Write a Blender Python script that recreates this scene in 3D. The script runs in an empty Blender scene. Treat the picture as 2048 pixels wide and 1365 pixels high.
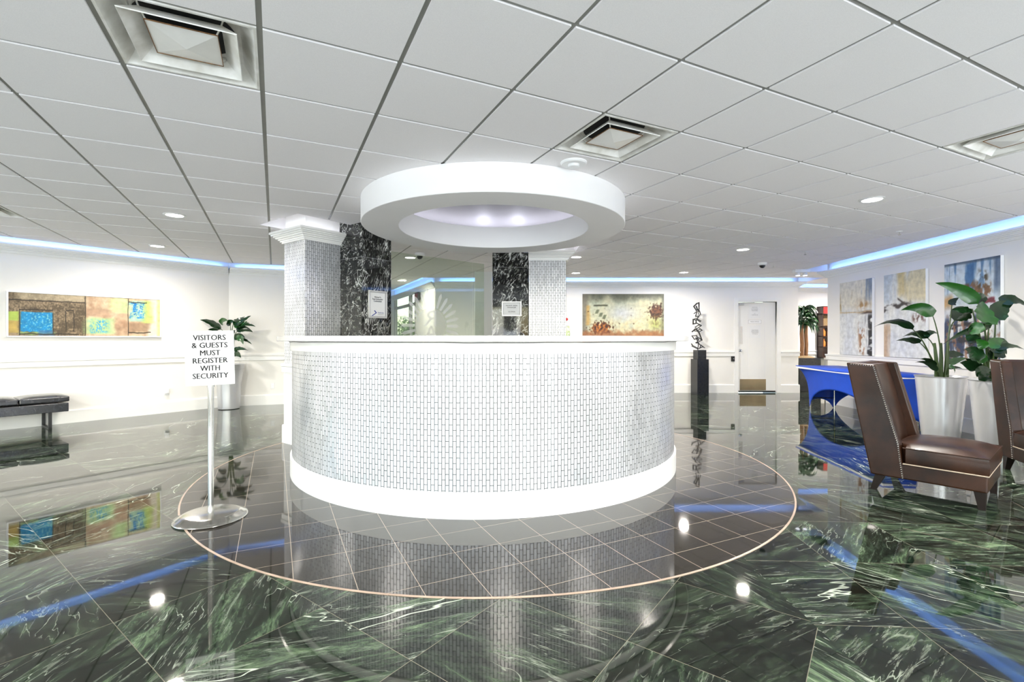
import bpy, bmesh, math, random
from mathutils import Vector, Matrix, noise
random.seed(7)
R = math.radians
S = bpy.context.scene
COL = S.collection
EYE = 1.23; F = 973.2; CX = 1024.0; CY = 678.2
# ------------------------------------------------------------------ camera
cam = bpy.data.cameras.new('camera'); cam_o = bpy.data.objects.new('camera', cam); COL.objects.link(cam_o)
cam.sensor_width = 36; cam.lens = F/2048*36; cam.clip_start = 0.05; cam.clip_end = 300
cam.shift_y = -(682.5-CY)/2048
cam_o.location = (0, 0, EYE); cam_o.rotation_euler = (R(90), 0, 0)
S.camera = cam_o
# ------------------------------------------------------------------ look, world
S.view_settings.view_transform = 'Standard'; S.view_settings.look = 'None'
S.view_settings.exposure = 0.0; S.view_settings.gamma = 1; S.view_settings.use_curve_mapping = False
W = bpy.data.worlds.new('world'); S.world = W; W.use_nodes = True
wn = W.node_tree; bg = wn.nodes['Background']
sky = wn.nodes.new('ShaderNodeTexSky'); sky.sky_type = 'NISHITA'; sky.sun_disc = False
sky.sun_elevation = R(48); sky.sun_rotation = R(150); sky.air_density = 1.2; sky.dust_density = 2.5
wn.links.new(sky.outputs[0], bg.inputs[0]); bg.inputs[1].default_value = 1.0
# ------------------------------------------------------------------ daylight area lamps: windows behind the camera, plus added side fill
def area(name, loc, target, sx, sy, power, color):
    l = bpy.data.lights.new(name, 'AREA'); l.shape = 'RECTANGLE'; l.size = sx; l.size_y = sy
    l.energy = power; l.color = color
    o = bpy.data.objects.new(name, l); COL.objects.link(o); o.location = loc
    d = Vector(target)-Vector(loc); o.rotation_euler = d.to_track_quat('-Z', 'Y').to_euler()
    return o
DAY = (0.84, 0.92, 1.0)
for wx in (-6.3, -3.5, -0.7, 2.1, 4.5):
    area('window_daylight', (wx, -2.93, 1.35), (wx, 3, 4.3), 2.0, 2.1, 90, DAY)
for wy in (-1.2, 1.6):
    area('window_daylight', (-8.6, wy, 1.35), (-3, wy+1, 4.0), 2.2, 2.1, 52, DAY)  # lamps added at the unseen left windows for an evenly lit room
for wy in (-0.9, 1.9):
    area('window_daylight', (5.66+.03*wy, wy, 1.35), (2.6, wy+1, 4.6), 2.2, 2.0, 55, DAY)  # added fill lamps along the solid right wall, which has no window
DOWN_POWER = 70; WARM = (1.0, 0.945, 0.87)
# ------------------------------------------------------------------ materials
def srgb(*c):
    if len(c) == 1: c = c[0]
    return tuple(((x/255)/12.92 if x/255 <= .04045 else ((x/255+.055)/1.055)**2.4) for x in c)+(1,)
MATS = {}
def mat(name, col=(.8,.8,.8), rough=.5, metal=0, ior=1.5, noise_amt=0, noise_scale=20, bump=0, bump_scale=200, coat=0, emit=None, estr=0, spec=None, col2=None, stretch=(1,1,1), bump_dist=.002):
    m = bpy.data.materials.new(name); m.use_nodes = True; nt = m.node_tree; b = nt.nodes['Principled BSDF']
    c = tuple(col[:3])+(1,)
    b.inputs['Base Color'].default_value = c; b.inputs['Roughness'].default_value = rough
    b.inputs['Metallic'].default_value = metal; b.inputs['IOR'].default_value = ior
    b.inputs['Coat Weight'].default_value = coat
    if spec is not None: b.inputs['Specular IOR Level'].default_value = spec
    if emit: b.inputs['Emission Color'].default_value = tuple(emit)+(1,); b.inputs['Emission Strength'].default_value = estr
    tc = nt.nodes.new('ShaderNodeTexCoord')
    mp = nt.nodes.new('ShaderNodeMapping'); mp.inputs['Scale'].default_value = stretch
    nt.links.new(tc.outputs['Object'], mp.inputs[0])
    n = nt.nodes.new('ShaderNodeTexNoise'); n.inputs['Scale'].default_value = noise_scale; n.inputs['Detail'].default_value = 5
    nt.links.new(mp.outputs[0], n.inputs['Vector'])
    if noise_amt or col2:
        mx = nt.nodes.new('ShaderNodeMix'); mx.data_type = 'RGBA'
        rp = nt.nodes.new('ShaderNodeValToRGB'); rp.color_ramp.elements[0].position = .35; rp.color_ramp.elements[1].position = .65
        nt.links.new(n.outputs['Fac'], rp.inputs[0]); nt.links.new(rp.outputs[0], mx.inputs[0])
        mx.inputs[6].default_value = c
        mx.inputs[7].default_value = (tuple(col2[:3])+(1,)) if col2 else tuple(x*(1-noise_amt) for x in c[:3])+(1,)
        nt.links.new(mx.outputs[2], b.inputs['Base Color'])
    if bump:
        n2 = nt.nodes.new('ShaderNodeTexNoise'); n2.inputs['Scale'].default_value = bump_scale; n2.inputs['Detail'].default_value = 3
        nt.links.new(tc.outputs['Object'], n2.inputs['Vector'])
        bp = nt.nodes.new('ShaderNodeBump'); bp.inputs['Strength'].default_value = bump; bp.inputs['Distance'].default_value = bump_dist
        nt.links.new(n2.outputs['Fac'], bp.inputs['Height']); nt.links.new(bp.outputs[0], b.inputs['Normal'])
    MATS[name] = m
    return m
M_WALL = mat('warm_white_wall_paint', (.90,.875,.83), .55, noise_amt=.02, noise_scale=2, bump=.05)
M_TRIM = mat('white_gloss_trim', (.9,.89,.86), .28, noise_amt=.015, noise_scale=4)
M_PLASTER = mat('white_plaster', (.91,.90,.90), .6, noise_amt=.03, noise_scale=1.5)
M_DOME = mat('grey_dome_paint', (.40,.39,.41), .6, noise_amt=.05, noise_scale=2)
M_CEIL = mat('acoustic_tile', (.93,.905,.915), .95, noise_amt=.06, noise_scale=260, bump=.25, bump_scale=420)
M_TBAR = mat('grey_ceiling_grid_metal', (.30,.30,.275), .45, metal=.2, noise_amt=.1, noise_scale=8)
M_VENT = mat('dusty_white_vent', (.92,.91,.88), .4, noise_amt=.35, noise_scale=7, col2=(.66,.64,.58))
M_VENTP = mat('white_vent_plate', (.88,.87,.84), .3, noise_amt=.06, noise_scale=8)
M_RUST = mat('rusty_vent_edge', (.30,.15,.06), .7, noise_amt=.5, noise_scale=40)
M_BLACK = mat('black_duct', (.008,.008,.008), .7, noise_amt=.3, noise_scale=30, bump=.5, bump_scale=40)
M_STEEL = mat('brushed_steel', (.56,.54,.50), .15, metal=1, noise_amt=.08, noise_scale=30, stretch=(1,1,.1))
M_CHROME = mat('chrome', (.8,.8,.8), .08, metal=1)
M_BOARD = mat('white_sign_board', (.93,.93,.93), .35, noise_amt=.01)
M_INK = mat('dark_grey_ink', (.012,.012,.014), .7)
M_INKL = mat('light_grey_ink', (.35,.35,.35), .6)
M_BLUEINK = mat('blue_ink', (.02,.05,.30), .5)
M_LEATHER = mat('brown_leather', (.042,.015,.006), .36, spec=.32, ior=1.45, col2=(.013,.005,.0025), noise_scale=5, bump=.25, bump_scale=160, coat=.1)
M_PIPING = mat('tan_piping', (.50,.40,.30), .4, noise_amt=.1)
M_NAIL = mat('pewter_nailhead', (.75,.72,.66), .25, metal=1)
M_DARKWOOD = mat('espresso_wood', (.018,.012,.010), .3, noise_amt=.3, noise_scale=12)
M_BLEATHER = mat('black_leather', (.006,.006,.008), .22, ior=1.5, col2=(.022,.022,.028), noise_scale=22, bump=.2, bump_scale=90, coat=.4)
M_BMETAL = mat('black_painted_metal', (.012,.012,.012), .35)
M_SPANDEX = mat('royal_blue_spandex', (.004,.075,.62), .5, noise_amt=.08, noise_scale=6)
M_PLANTER = mat('silver_grey_planter', (.60,.60,.61), .30, metal=.45, noise_amt=.05, noise_scale=3)
M_PLANTERL = mat('pearl_planter', (.80,.80,.82), .25, metal=.55, noise_amt=.04, noise_scale=3)
M_SOIL = mat('dark_soil', (.03,.02,.014), .9, noise_amt=.4, noise_scale=40)
M_LEAF = mat('dark_green_leaf', (.006,.038,.008), .25, col2=(.003,.016,.004), noise_scale=9, coat=.1)
M_LEAFL = mat('fresh_green_leaf', (.016,.095,.010), .28, col2=(.010,.06,.009), noise_scale=9, coat=.3)
M_STEM = mat('green_stem', (.045,.085,.02), .4, noise_amt=.3, noise_scale=20)
M_BARK = mat('tan_cane_bark', (.26,.12,.045), .7, noise_amt=.5, noise_scale=30, stretch=(1,1,.2))
M_MOSS = mat('straw_moss', (.35,.24,.12), .9, noise_amt=.5, noise_scale=60)
M_PLINTH = mat('black_laminate', (.018,.020,.022), .25, noise_amt=.3, noise_scale=40)
M_BRONZE = mat('bronze_kick_plate', (.42,.34,.22), .22, metal=1, noise_amt=.15, noise_scale=4)
M_QUARTZ = mat('pale_quartz_counter', (.80,.79,.77), .2, col2=(.68,.66,.64), noise_scale=5, stretch=(1,1,3))
M_CAULK = mat('grey_caulk', (.16,.15,.14), .7, noise_amt=.3)
M_GROUTRING = mat('copper_beige_strip', (.55,.40,.30), .3, noise_amt=.3, noise_scale=5)
M_LED = mat('blue_led_strip', (.2,.4,.9), .5, emit=(.15,.36,1.0), estr=17)
M_LEDW = mat('cool_white_led', (.8,.85,1), .5, emit=(.90,.90,1.0), estr=5.5)
M_LAMP = mat('downlight_lens', (1,1,1), .5, emit=(1,.95,.88), estr=14)
M_PLASTIC = mat('white_plastic', (.86,.86,.86), .35, noise_amt=.01)
M_SMOKE = mat('smoked_dome', (.01,.01,.012), .08, ior=1.6)
M_FRAMESIL = mat('silver_frame', (.72,.71,.68), .3, metal=.6, noise_amt=.05)
M_PAPER = mat('white_paper', (.88,.88,.87), .6, noise_amt=.02)
M_RED = mat('red_plastic', (.5,.02,.02), .4, noise_amt=.1)
M_ALU = mat('aluminium_frame', (.55,.54,.52), .35, metal=.5, noise_amt=.05)
M_GROUND = mat('pale_paving_outside', (.5,.48,.44), .8, noise_amt=.2, noise_scale=2)
M_BUSH = mat('sunlit_foliage', (.16,.33,.05), .6, noise_amt=.5, noise_scale=5)
M_ORANGE = mat('amber_glass_bottle', (.65,.22,.04), .2, noise_amt=.2)
M_BROWN = mat('dark_brown_cabinet', (.05,.018,.010), .4, noise_amt=.3, noise_scale=6)
M_NAVY = mat('navy_fabric', (.015,.05,.13), .7, noise_amt=.2, noise_scale=20)
M_LBLUE = mat('pale_blue_fabric', (.50,.62,.68), .7, noise_amt=.15, noise_scale=20)

def glass_mat(name, tint, gloss=.12, rough=.0):
    m = bpy.data.materials.new(name); m.use_nodes = True; nt = m.node_tree; nt.nodes.clear()
    o = nt.nodes.new('ShaderNodeOutputMaterial'); mx = nt.nodes.new('ShaderNodeMixShader')
    t = nt.nodes.new('ShaderNodeBsdfTransparent'); g = nt.nodes.new('ShaderNodeBsdfGlossy')
    t.inputs[0].default_value = tint; g.inputs['Roughness'].default_value = rough
    lw = nt.nodes.new('ShaderNodeFresnel'); lw.inputs[0].default_value = 1.5
    ge = nt.nodes.new('ShaderNodeNewGeometry'); io = nt.nodes.new('ShaderNodeMapRange'); io.inputs[3].default_value = 1.5; io.inputs[4].default_value = 1/1.5
    nt.links.new(ge.outputs['Backfacing'], io.inputs[0]); nt.links.new(io.outputs[0], lw.inputs[0])
    nt.links.new(lw.outputs[0], mx.inputs[0]); nt.links.new(t.outputs[0], mx.inputs[1]); nt.links.new(g.outputs[0], mx.inputs[2])
    nt.links.new(mx.outputs[0], o.inputs[0]); return m
def frost_mat(name, col, alpha):
    m = bpy.data.materials.new(name); m.use_nodes = True; nt = m.node_tree; b = nt.nodes['Principled BSDF']
    b.inputs['Base Color'].default_value = tuple(col)+(1,); b.inputs['Alpha'].default_value = alpha; b.inputs['Roughness'].default_value = .5
    return m
M_GLASS = glass_mat('clear_glass', (.93,.95,.92,1))
M_GLASSG = glass_mat('greenish_glass', (.86,.90,.84,1))
M_FROST = frost_mat('etched_frost', (.62,.62,.58), .35)
M_FROSTW = frost_mat('etched_white', (.9,.9,.88), .45)

def mosaic_mat():
    m = bpy.data.materials.new('glass_mosaic_tile'); m.use_nodes = True; nt = m.node_tree; b = nt.nodes['Principled BSDF']
    uv = nt.nodes.new('ShaderNodeUVMap'); uv.uv_map = 'UVMap'
    sep = nt.nodes.new('ShaderNodeSeparateXYZ'); cmb = nt.nodes.new('ShaderNodeCombineXYZ')
    nt.links.new(uv.outputs[0], sep.inputs[0]); nt.links.new(sep.outputs[1], cmb.inputs[0]); nt.links.new(sep.outputs[0], cmb.inputs[1])
    br = nt.nodes.new('ShaderNodeTexBrick'); br.offset = .5
    br.inputs['Color1'].default_value = (0,0,0,1); br.inputs['Color2'].default_value = (1,1,1,1); br.inputs['Mortar'].default_value = (.5,.5,.5,1)
    for k, v in (('Scale',1),('Mortar Size',.0023),('Mortar Smooth',.1),('Bias',0),('Brick Width',.0755),('Row Height',.0254)): br.inputs[k].default_value = v
    nt.links.new(cmb.outputs[0], br.inputs['Vector'])
    rp = nt.nodes.new('ShaderNodeValToRGB'); e = rp.color_ramp.elements
    e[0].color = (.68,.69,.70,1); e[1].color = (.86,.87,.89,1); e.new(.5).color = (.77,.78,.80,1)
    nt.links.new(br.outputs['Color'], rp.inputs[0])
    nz = nt.nodes.new('ShaderNodeTexNoise'); nz.inputs['Scale'].default_value = 2.2; nt.links.new(uv.outputs[0], nz.inputs[0])
    mr = nt.nodes.new('ShaderNodeMapRange'); mr.inputs[1].default_value = .3; mr.inputs[2].default_value = .7; mr.inputs[3].default_value = .86; mr.inputs[4].default_value = 1.04
    nt.links.new(nz.outputs['Fac'], mr.inputs[0])
    ml = nt.nodes.new('ShaderNodeMix'); ml.data_type = 'RGBA'; ml.blend_type = 'MULTIPLY'; ml.inputs[0].default_value = 1
    nt.links.new(rp.outputs[0], ml.inputs[6]); nt.links.new(mr.outputs[0], ml.inputs[7])
    mo = nt.nodes.new('ShaderNodeMix'); mo.data_type = 'RGBA'; nt.links.new(br.outputs['Fac'], mo.inputs[0])
    nt.links.new(ml.outputs[2], mo.inputs[6]); mo.inputs[7].default_value = (.07,.075,.075,1)
    nt.links.new(mo.outputs[2], b.inputs['Base Color'])
    mm = nt.nodes.new('ShaderNodeMapRange'); mm.inputs[3].default_value = .45; mm.inputs[4].default_value = 0
    nt.links.new(br.outputs['Fac'], mm.inputs[0]); nt.links.new(mm.outputs[0], b.inputs['Metallic'])
    m2 = nt.nodes.new('ShaderNodeMapRange'); m2.inputs[3].default_value = .24; m2.inputs[4].default_value = .7
    nt.links.new(br.outputs['Fac'], m2.inputs[0]); nt.links.new(m2.outputs[0], b.inputs['Roughness'])
    n3 = nt.nodes.new('ShaderNodeTexNoise'); n3.inputs['Scale'].default_value = 90; nt.links.new(uv.outputs[0], n3.inputs[0])
    ad = nt.nodes.new('ShaderNodeMath'); ad.operation = 'MULTIPLY_ADD'; ad.inputs[1].default_value = .15
    inv = nt.nodes.new('ShaderNodeMath'); inv.operation = 'SUBTRACT'; inv.inputs[0].default_value = 1; nt.links.new(br.outputs['Fac'], inv.inputs[1])
    nt.links.new(n3.outputs['Fac'], ad.inputs[0]); nt.links.new(inv.outputs[0], ad.inputs[2])
    bp = nt.nodes.new('ShaderNodeBump'); bp.inputs['Distance'].default_value = .0012; bp.inputs['Strength'].default_value = .6
    nt.links.new(ad.outputs[0], bp.inputs['Height']); nt.links.new(bp.outputs[0], b.inputs['Normal'])
    return m
M_MOSAIC = mosaic_mat()

def marble_graph(nt, vec, base_stops, vein_col, vein_amt, veins=None):
    """returns colour socket: cloudy base + sharp veins"""
    N = nt.nodes.new; L = nt.links.new
    mp = N('ShaderNodeMapping'); mp.inputs['Scale'].default_value = (.8, 3.4, 1); L(vec, mp.inputs[0])
    n1 = N('ShaderNodeTexNoise'); n1.inputs['Scale'].default_value = 3.2; n1.inputs['Detail'].default_value = 9; n1.inputs['Roughness'].default_value = .78; n1.inputs['Distortion'].default_value = .5
    L(mp.outputs[0], n1.inputs[0])
    rp = N('ShaderNodeValToRGB'); e = rp.color_ramp.elements
    e[0].position, e[0].color = base_stops[0]; e[1].position, e[1].color = base_stops[-1]
    for p, c in base_stops[1:-1]: e.new(p).color = c
    L(n1.outputs['Fac'], rp.inputs[0])
    out = rp.outputs[0]
    # fine pale streaks drawn out along one direction
    ms = N('ShaderNodeMapping'); ms.inputs['Scale'].default_value = (2.2, 17, 1); L(vec, ms.inputs[0])
    ns = N('ShaderNodeTexNoise'); ns.inputs['Scale'].default_value = 2.4; ns.inputs['Detail'].default_value = 8; ns.inputs['Roughness'].default_value = .72; ns.inputs['Distortion'].default_value = .6; L(ms.outputs[0], ns.inputs[0])
    rs_ = N('ShaderNodeMapRange'); rs_.inputs[1].default_value = .55; rs_.inputs[2].default_value = .70; rs_.inputs[4].default_value = .8; L(ns.outputs['Fac'], rs_.inputs[0])
    nm = N('ShaderNodeTexNoise'); nm.inputs['Scale'].default_value = 2.0; L(vec, nm.inputs[0])
    gm = N('ShaderNodeMapRange'); gm.inputs[1].default_value = .38; gm.inputs[2].default_value = .62; L(nm.outputs['Fac'], gm.inputs[0])
    ss_ = N('ShaderNodeMath'); ss_.operation = 'MULTIPLY'; L(rs_.outputs[0], ss_.inputs[0]); L(gm.outputs[0], ss_.inputs[1])
    sx = N('ShaderNodeMix'); sx.data_type = 'RGBA'; L(ss_.outputs[0], sx.inputs[0]); L(out, sx.inputs[6]); sx.inputs[7].default_value = (.46,.51,.41,1)
    out = sx.outputs[2]
    for sc, w, amt, dis in (veins or ((.8,.0042,vein_amt*.9,.35),(2.3,.0045,vein_amt*.5,.5))):
        n2 = N('ShaderNodeTexNoise'); n2.inputs['Scale'].default_value = sc; n2.inputs['Detail'].default_value = 4; n2.inputs['Distortion'].default_value = dis
        L(mp.outputs[0], n2.inputs[0])
        a = N('ShaderNodeMath'); a.operation = 'SUBTRACT'; a.inputs[1].default_value = .5; L(n2.outputs['Fac'], a.inputs[0])
        b = N('ShaderNodeMath'); b.operation = 'ABSOLUTE'; L(a.outputs[0], b.inputs[0])
        c = N('ShaderNodeMapRange'); c.inputs[1].default_value = w*.25; c.inputs[2].default_value = w; c.inputs[3].default_value = amt; c.inputs[4].default_value = 0
        L(b.outputs[0], c.inputs[0])
        n4 = N('ShaderNodeTexNoise'); n4.inputs['Scale'].default_value = sc*1.3; L(vec, n4.inputs[0])
        g = N('ShaderNodeMapRange'); g.inputs[1].default_value = .50; g.inputs[2].default_value = .58; L(n4.outputs['Fac'], g.inputs[0])
        mu = N('ShaderNodeMath'); mu.operation = 'MULTIPLY'; L(c.outputs[0], mu.inputs[0]); L(g.outputs[0], mu.inputs[1])
        mx = N('ShaderNodeMix'); mx.data_type = 'RGBA'; L(mu.outputs[0], mx.inputs[0]); L(out, mx.inputs[6]); mx.inputs[7].default_value = vein_col
        out = mx.outputs[2]
    return out

def marble_floor_mat(name, ang, size, off, stops):
    m = bpy.data.materials.new(name); m.use_nodes = True; nt = m.node_tree; b = nt.nodes['Principled BSDF']
    N = nt.nodes.new; L = nt.links.new
    tc = N('ShaderNodeTexCoord'); mp = N('ShaderNodeMapping'); L(tc.outputs['Object'], mp.inputs[0])
    mp.vector_type = 'TEXTURE'; mp.inputs['Location'].default_value = (off[0], off[1], 0); mp.inputs['Rotation'].default_value = (0,0,ang)
    dv = N('ShaderNodeVectorMath'); dv.operation = 'SCALE'; dv.inputs[3].default_value = 1/size; L(mp.outputs[0], dv.inputs[0])
    fl = N('ShaderNodeVectorMath'); fl.operation = 'FLOOR'; L(dv.outputs[0], fl.inputs[0])
    wnz = N('ShaderNodeTexWhiteNoise'); wnz.noise_dimensions = '2D'; L(fl.outputs[0], wnz.inputs['Vector'])
    an = N('ShaderNodeMath'); an.operation = 'MULTIPLY'; an.inputs[1].default_value = 6.28; L(wnz.outputs['Value'], an.inputs[0])
    vr = N('ShaderNodeVectorRotate'); L(mp.outputs[0], vr.inputs['Vector']); L(an.outputs[0], vr.inputs['Angle'])
    sc = N('ShaderNodeVectorMath'); sc.operation = 'SCALE'; sc.inputs[3].default_value = 9; L(wnz.outputs['Color'], sc.inputs[0])
    ad = N('ShaderNodeVectorMath'); ad.operation = 'ADD'; L(vr.outputs[0], ad.inputs[0]); L(sc.outputs[0], ad.inputs[1])
    col = marble_graph(nt, ad.outputs[0], stops, srgb(205,215,195), .85)
    # per tile tone
    tr = N('ShaderNodeMapRange'); tr.inputs[3].default_value = .4; tr.inputs[4].default_value = 1.6; L(wnz.outputs['Value'], tr.inputs[0])
    tm = N('ShaderNodeVectorMath'); tm.operation = 'SCALE'; L(col, tm.inputs[0]); L(tr.outputs[0], tm.inputs[3])
    # joints
    fr = N('ShaderNodeVectorMath'); fr.operation = 'FRACTION'; L(dv.outputs[0], fr.inputs[0])
    sb = N('ShaderNodeVectorMath'); sb.operation = 'SUBTRACT'; sb.inputs[1].default_value = (.5,.5,0); L(fr.outputs[0], sb.inputs[0])
    ab = N('ShaderNodeVectorMath'); ab.operation = 'ABSOLUTE'; L(sb.outputs[0], ab.inputs[0])
    sp = N('ShaderNodeSeparateXYZ'); L(ab.outputs[0], sp.inputs[0])
    mxm = N('ShaderNodeMath'); mxm.operation = 'MAXIMUM'; L(sp.outputs[0], mxm.inputs[0]); L(sp.outputs[1], mxm.inputs[1])
    gt = N('ShaderNodeMath'); gt.operation = 'GREATER_THAN'; gt.inputs[1].default_value = .5-.0014/size; L(mxm.outputs[0], gt.inputs[0])
    mj = N('ShaderNodeMix'); mj.data_type = 'RGBA'; L(gt.outputs[0], mj.inputs[0]); L(tm.outputs[0], mj.inputs[6]); mj.inputs[7].default_value = (.16,.15,.11,1)
    L(mj.outputs[2], b.inputs['Base Color'])
    b.inputs['Roughness'].default_value = .03; b.inputs['IOR'].default_value = 1.62
    b.inputs['Specular Tint'].default_value = (1,.94,.86,1)
    wv = N('ShaderNodeTexNoise'); wv.inputs['Scale'].default_value = 1.3; wv.inputs['Detail'].default_value = 1; L(ad.outputs[0], wv.inputs[0])
    bp = N('ShaderNodeBump'); bp.inputs['Distance'].default_value = .0022; bp.inputs['Strength'].default_value = .5
    L(wv.outputs['Fac'], bp.inputs['Height']); L(bp.outputs[0], b.inputs['Normal'])
    return m
G_STOPS = [(.36,(.002,.003,.002,1)),(.48,(.006,.010,.007,1)),(.56,(.030,.048,.028,1)),(.64,(.085,.125,.070,1)),(.78,(.25,.31,.20,1))]
M_FLOORL = marble_floor_mat('green_marble_floor_diagonal', R(53), .61, (-1.24, 1.74), G_STOPS)
M_FLOORR = marble_floor_mat('green_marble_floor_square', R(-3), .61, (1.75, 2.68), G_STOPS)

def tile_circle_mat():
    m = bpy.data.materials.new('dark_polished_floor_tile'); m.use_nodes = True; nt = m.node_tree; b = nt.nodes['Principled BSDF']
    N = nt.nodes.new; L = nt.links.new
    tc = N('ShaderNodeTexCoord'); mp = N('ShaderNodeMapping'); mp.vector_type = 'TEXTURE'; mp.inputs['Rotation'].default_value = (0,0,.4536)
    L(tc.outputs['Object'], mp.inputs[0])
    sb0 = N('ShaderNodeVectorMath'); sb0.operation = 'SUBTRACT'; sb0.inputs[1].default_value = (.0855,.123,0); L(mp.outputs[0], sb0.inputs[0])
    dv = N('ShaderNodeVectorMath'); dv.operation = 'SCALE'; dv.inputs[3].default_value = 1/.2815; L(sb0.outputs[0], dv.inputs[0])
    fr = N('ShaderNodeVectorMath'); fr.operation = 'FRACTION'; L(dv.outputs[0], fr.inputs[0])
    sb = N('ShaderNodeVectorMath'); sb.operation = 'SUBTRACT'; sb.inputs[1].default_value = (.5,.5,0); L(fr.outputs[0], sb.inputs[0])
    ab = N('ShaderNodeVectorMath'); ab.operation = 'ABSOLUTE'; L(sb.outputs[0], ab.inputs[0])
    sp = N('ShaderNodeSeparateXYZ'); L(ab.outputs[0], sp.inputs[0])
    mx = N('ShaderNodeMath'); mx.operation = 'MAXIMUM'; L(sp.outputs[0], mx.inputs[0]); L(sp.outputs[1], mx.inputs[1])
    gt = N('ShaderNodeMath'); gt.operation = 'GREATER_THAN'; gt.inputs[1].default_value = .5-.0016/.2815; L(mx.outputs[0], gt.inputs[0])
    nz = N('ShaderNodeTexNoise'); nz.inputs['Scale'].default_value = 30; nz.inputs['Detail'].default_value = 6; L(tc.outputs['Object'], nz.inputs[0])
    rp = N('ShaderNodeValToRGB'); rp.color_ramp.elements[0].color = (.012,.010,.008,1); rp.color_ramp.elements[1].color = (.045,.038,.030,1); L(nz.outputs['Fac'], rp.inputs[0])
    mj = N('ShaderNodeMix'); mj.data_type = 'RGBA'; L(gt.outputs[0], mj.inputs[0]); L(rp.outputs[0], mj.inputs[6]); mj.inputs[7].default_value = (.42,.34,.27,1)
    L(mj.outputs[2], b.inputs['Base Color'])
    b.inputs['Roughness'].default_value = .04; b.inputs['IOR'].default_value = 1.62
    return m
M_FTILE = tile_circle_mat()

def black_marble_mat():
    m = bpy.data.materials.new('black_veined_marble'); m.use_nodes = True; nt = m.node_tree; b = nt.nodes['Principled BSDF']
    tc = nt.nodes.new('ShaderNodeTexCoord'); mp = nt.nodes.new('ShaderNodeMapping'); mp.inputs['Scale'].default_value = (2.6,2.6,2.6); mp.inputs['Rotation'].default_value = (.5,.3,.6)
    nt.links.new(tc.outputs['Object'], mp.inputs[0])
    stops = [(.45,(.002,.002,.002,1)),(.60,(.008,.009,.008,1)),(.70,(.04,.045,.04,1)),(.82,(.30,.33,.28,1))]
    c = marble_graph(nt, mp.outputs[0], stops, (.72,.73,.69,1), .9, ((.45,.016,1,1.0),(1.1,.02,1,1.4),(2.6,.02,.8,1.2),(5,.03,.5,1)))
    nt.links.new(c, b.inputs['Base Color']); b.inputs['Roughness'].default_value = .04; b.inputs['IOR'].default_value = 1.5
    return m
M_BMARBLE = black_marble_mat()
def attr_mat():
    m = bpy.data.materials.new('painted_canvas'); m.use_nodes = True; nt = m.node_tree; b = nt.nodes['Principled BSDF']
    a = nt.nodes.new('ShaderNodeAttribute'); a.attribute_name = 'Col'
    n = nt.nodes.new('ShaderNodeTexNoise'); n.inputs['Scale'].default_value = 14; n.inputs['Detail'].default_value = 8
    tc = nt.nodes.new('ShaderNodeTexCoord'); nt.links.new(tc.outputs['Object'], n.inputs[0])
    mr = nt.nodes.new('ShaderNodeMapRange'); mr.inputs[1].default_value = .25; mr.inputs[2].default_value = .75; mr.inputs[3].default_value = .72; mr.inputs[4].default_value = 1.2
    nt.links.new(n.outputs['Fac'], mr.inputs[0])
    v = nt.nodes.new('ShaderNodeVectorMath'); v.operation = 'SCALE'; nt.links.new(a.outputs['Color'], v.inputs[0]); nt.links.new(mr.outputs[0], v.inputs[3])
    nt.links.new(v.outputs[0], b.inputs['Base Color']); b.inputs['Roughness'].default_value = .45
    return m
M_CANVAS = attr_mat()

# ------------------------------------------------------------------ object helpers
def tag(o, label=None, cat=None, group=None, kind=None):
    if label: o['label'] = label
    if cat: o['category'] = cat
    if group: o['group'] = group
    if kind: o['kind'] = kind
    return o
def root(name, loc=(0,0,0), rz=0, label=None, cat=None, group=None):
    o = bpy.data.objects.new(name, None); COL.objects.link(o); o.location = loc; o.rotation_euler = (0,0,rz); o.empty_display_size = .1
    return tag(o, label, cat, group)
def obj(name, bm, m, parent=None, smooth=False, bevel=0, label=None, angle=35):
    me = bpy.data.meshes.new(name)
    bmesh.ops.remove_doubles(bm, verts=bm.verts, dist=1e-6)
    bmesh.ops.recalc_face_normals(bm, faces=bm.faces)
    bm.to_mesh(me); bm.free()
    for mm in (m if isinstance(m, (list, tuple)) else [m]): me.materials.append(mm)
    o = bpy.data.objects.new(name, me); COL.objects.link(o)
    if parent: o.parent = parent
    if smooth:
        for p in me.polygons: p.use_smooth = True
        es = o.modifiers.new('edges', 'EDGE_SPLIT'); es.split_angle = R(angle)
    if bevel:
        b = o.modifiers.new('bevel', 'BEVEL'); b.width = bevel; b.segments = 2; b.limit_method = 'ANGLE'; b.angle_limit = R(35)
    if label: o['label'] = label
    return o
def struct(name, bm, m, parent=None, **k):
    o = obj(name, bm, m, parent, **k)
    if parent is None: o['kind'] = 'structure'
    return o
def dup(o, loc=None, rz=None, label=None):
    def cp(src, par):
        c = src.copy(); COL.objects.link(c)
        if par: c.parent = par
        for ch in list(src.children): cp(ch, c)
        return c
    c = cp(o, None)
    if loc is not None: c.location = loc
    if rz is not None: c.rotation_euler = (0,0,rz)
    if label: c['label'] = label
    return c
def box(bm, x0,x1,y0,y1,z0,z1, M=None):
    vs = [bm.verts.new(Vector((x,y,z)) if M is None else M@Vector((x,y,z))) for x in (x0,x1) for y in (y0,y1) for z in (z0,z1)]
    for f in ((0,1,3,2),(4,6,7,5),(0,4,5,1),(2,3,7,6),(0,2,6,4),(1,5,7,3)): bm.faces.new([vs[i] for i in f])
    return bm
def prism(bm, pts, z0, z1):
    a = [bm.verts.new((p[0],p[1],z0)) for p in pts]; b = [bm.verts.new((p[0],p[1],z1)) for p in pts]
    n = len(pts); bm.faces.new(a[::-1]); bm.faces.new(b)
    for i in range(n): bm.faces.new((a[i],a[(i+1)%n],b[(i+1)%n],b[i]))
    return bm
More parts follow.
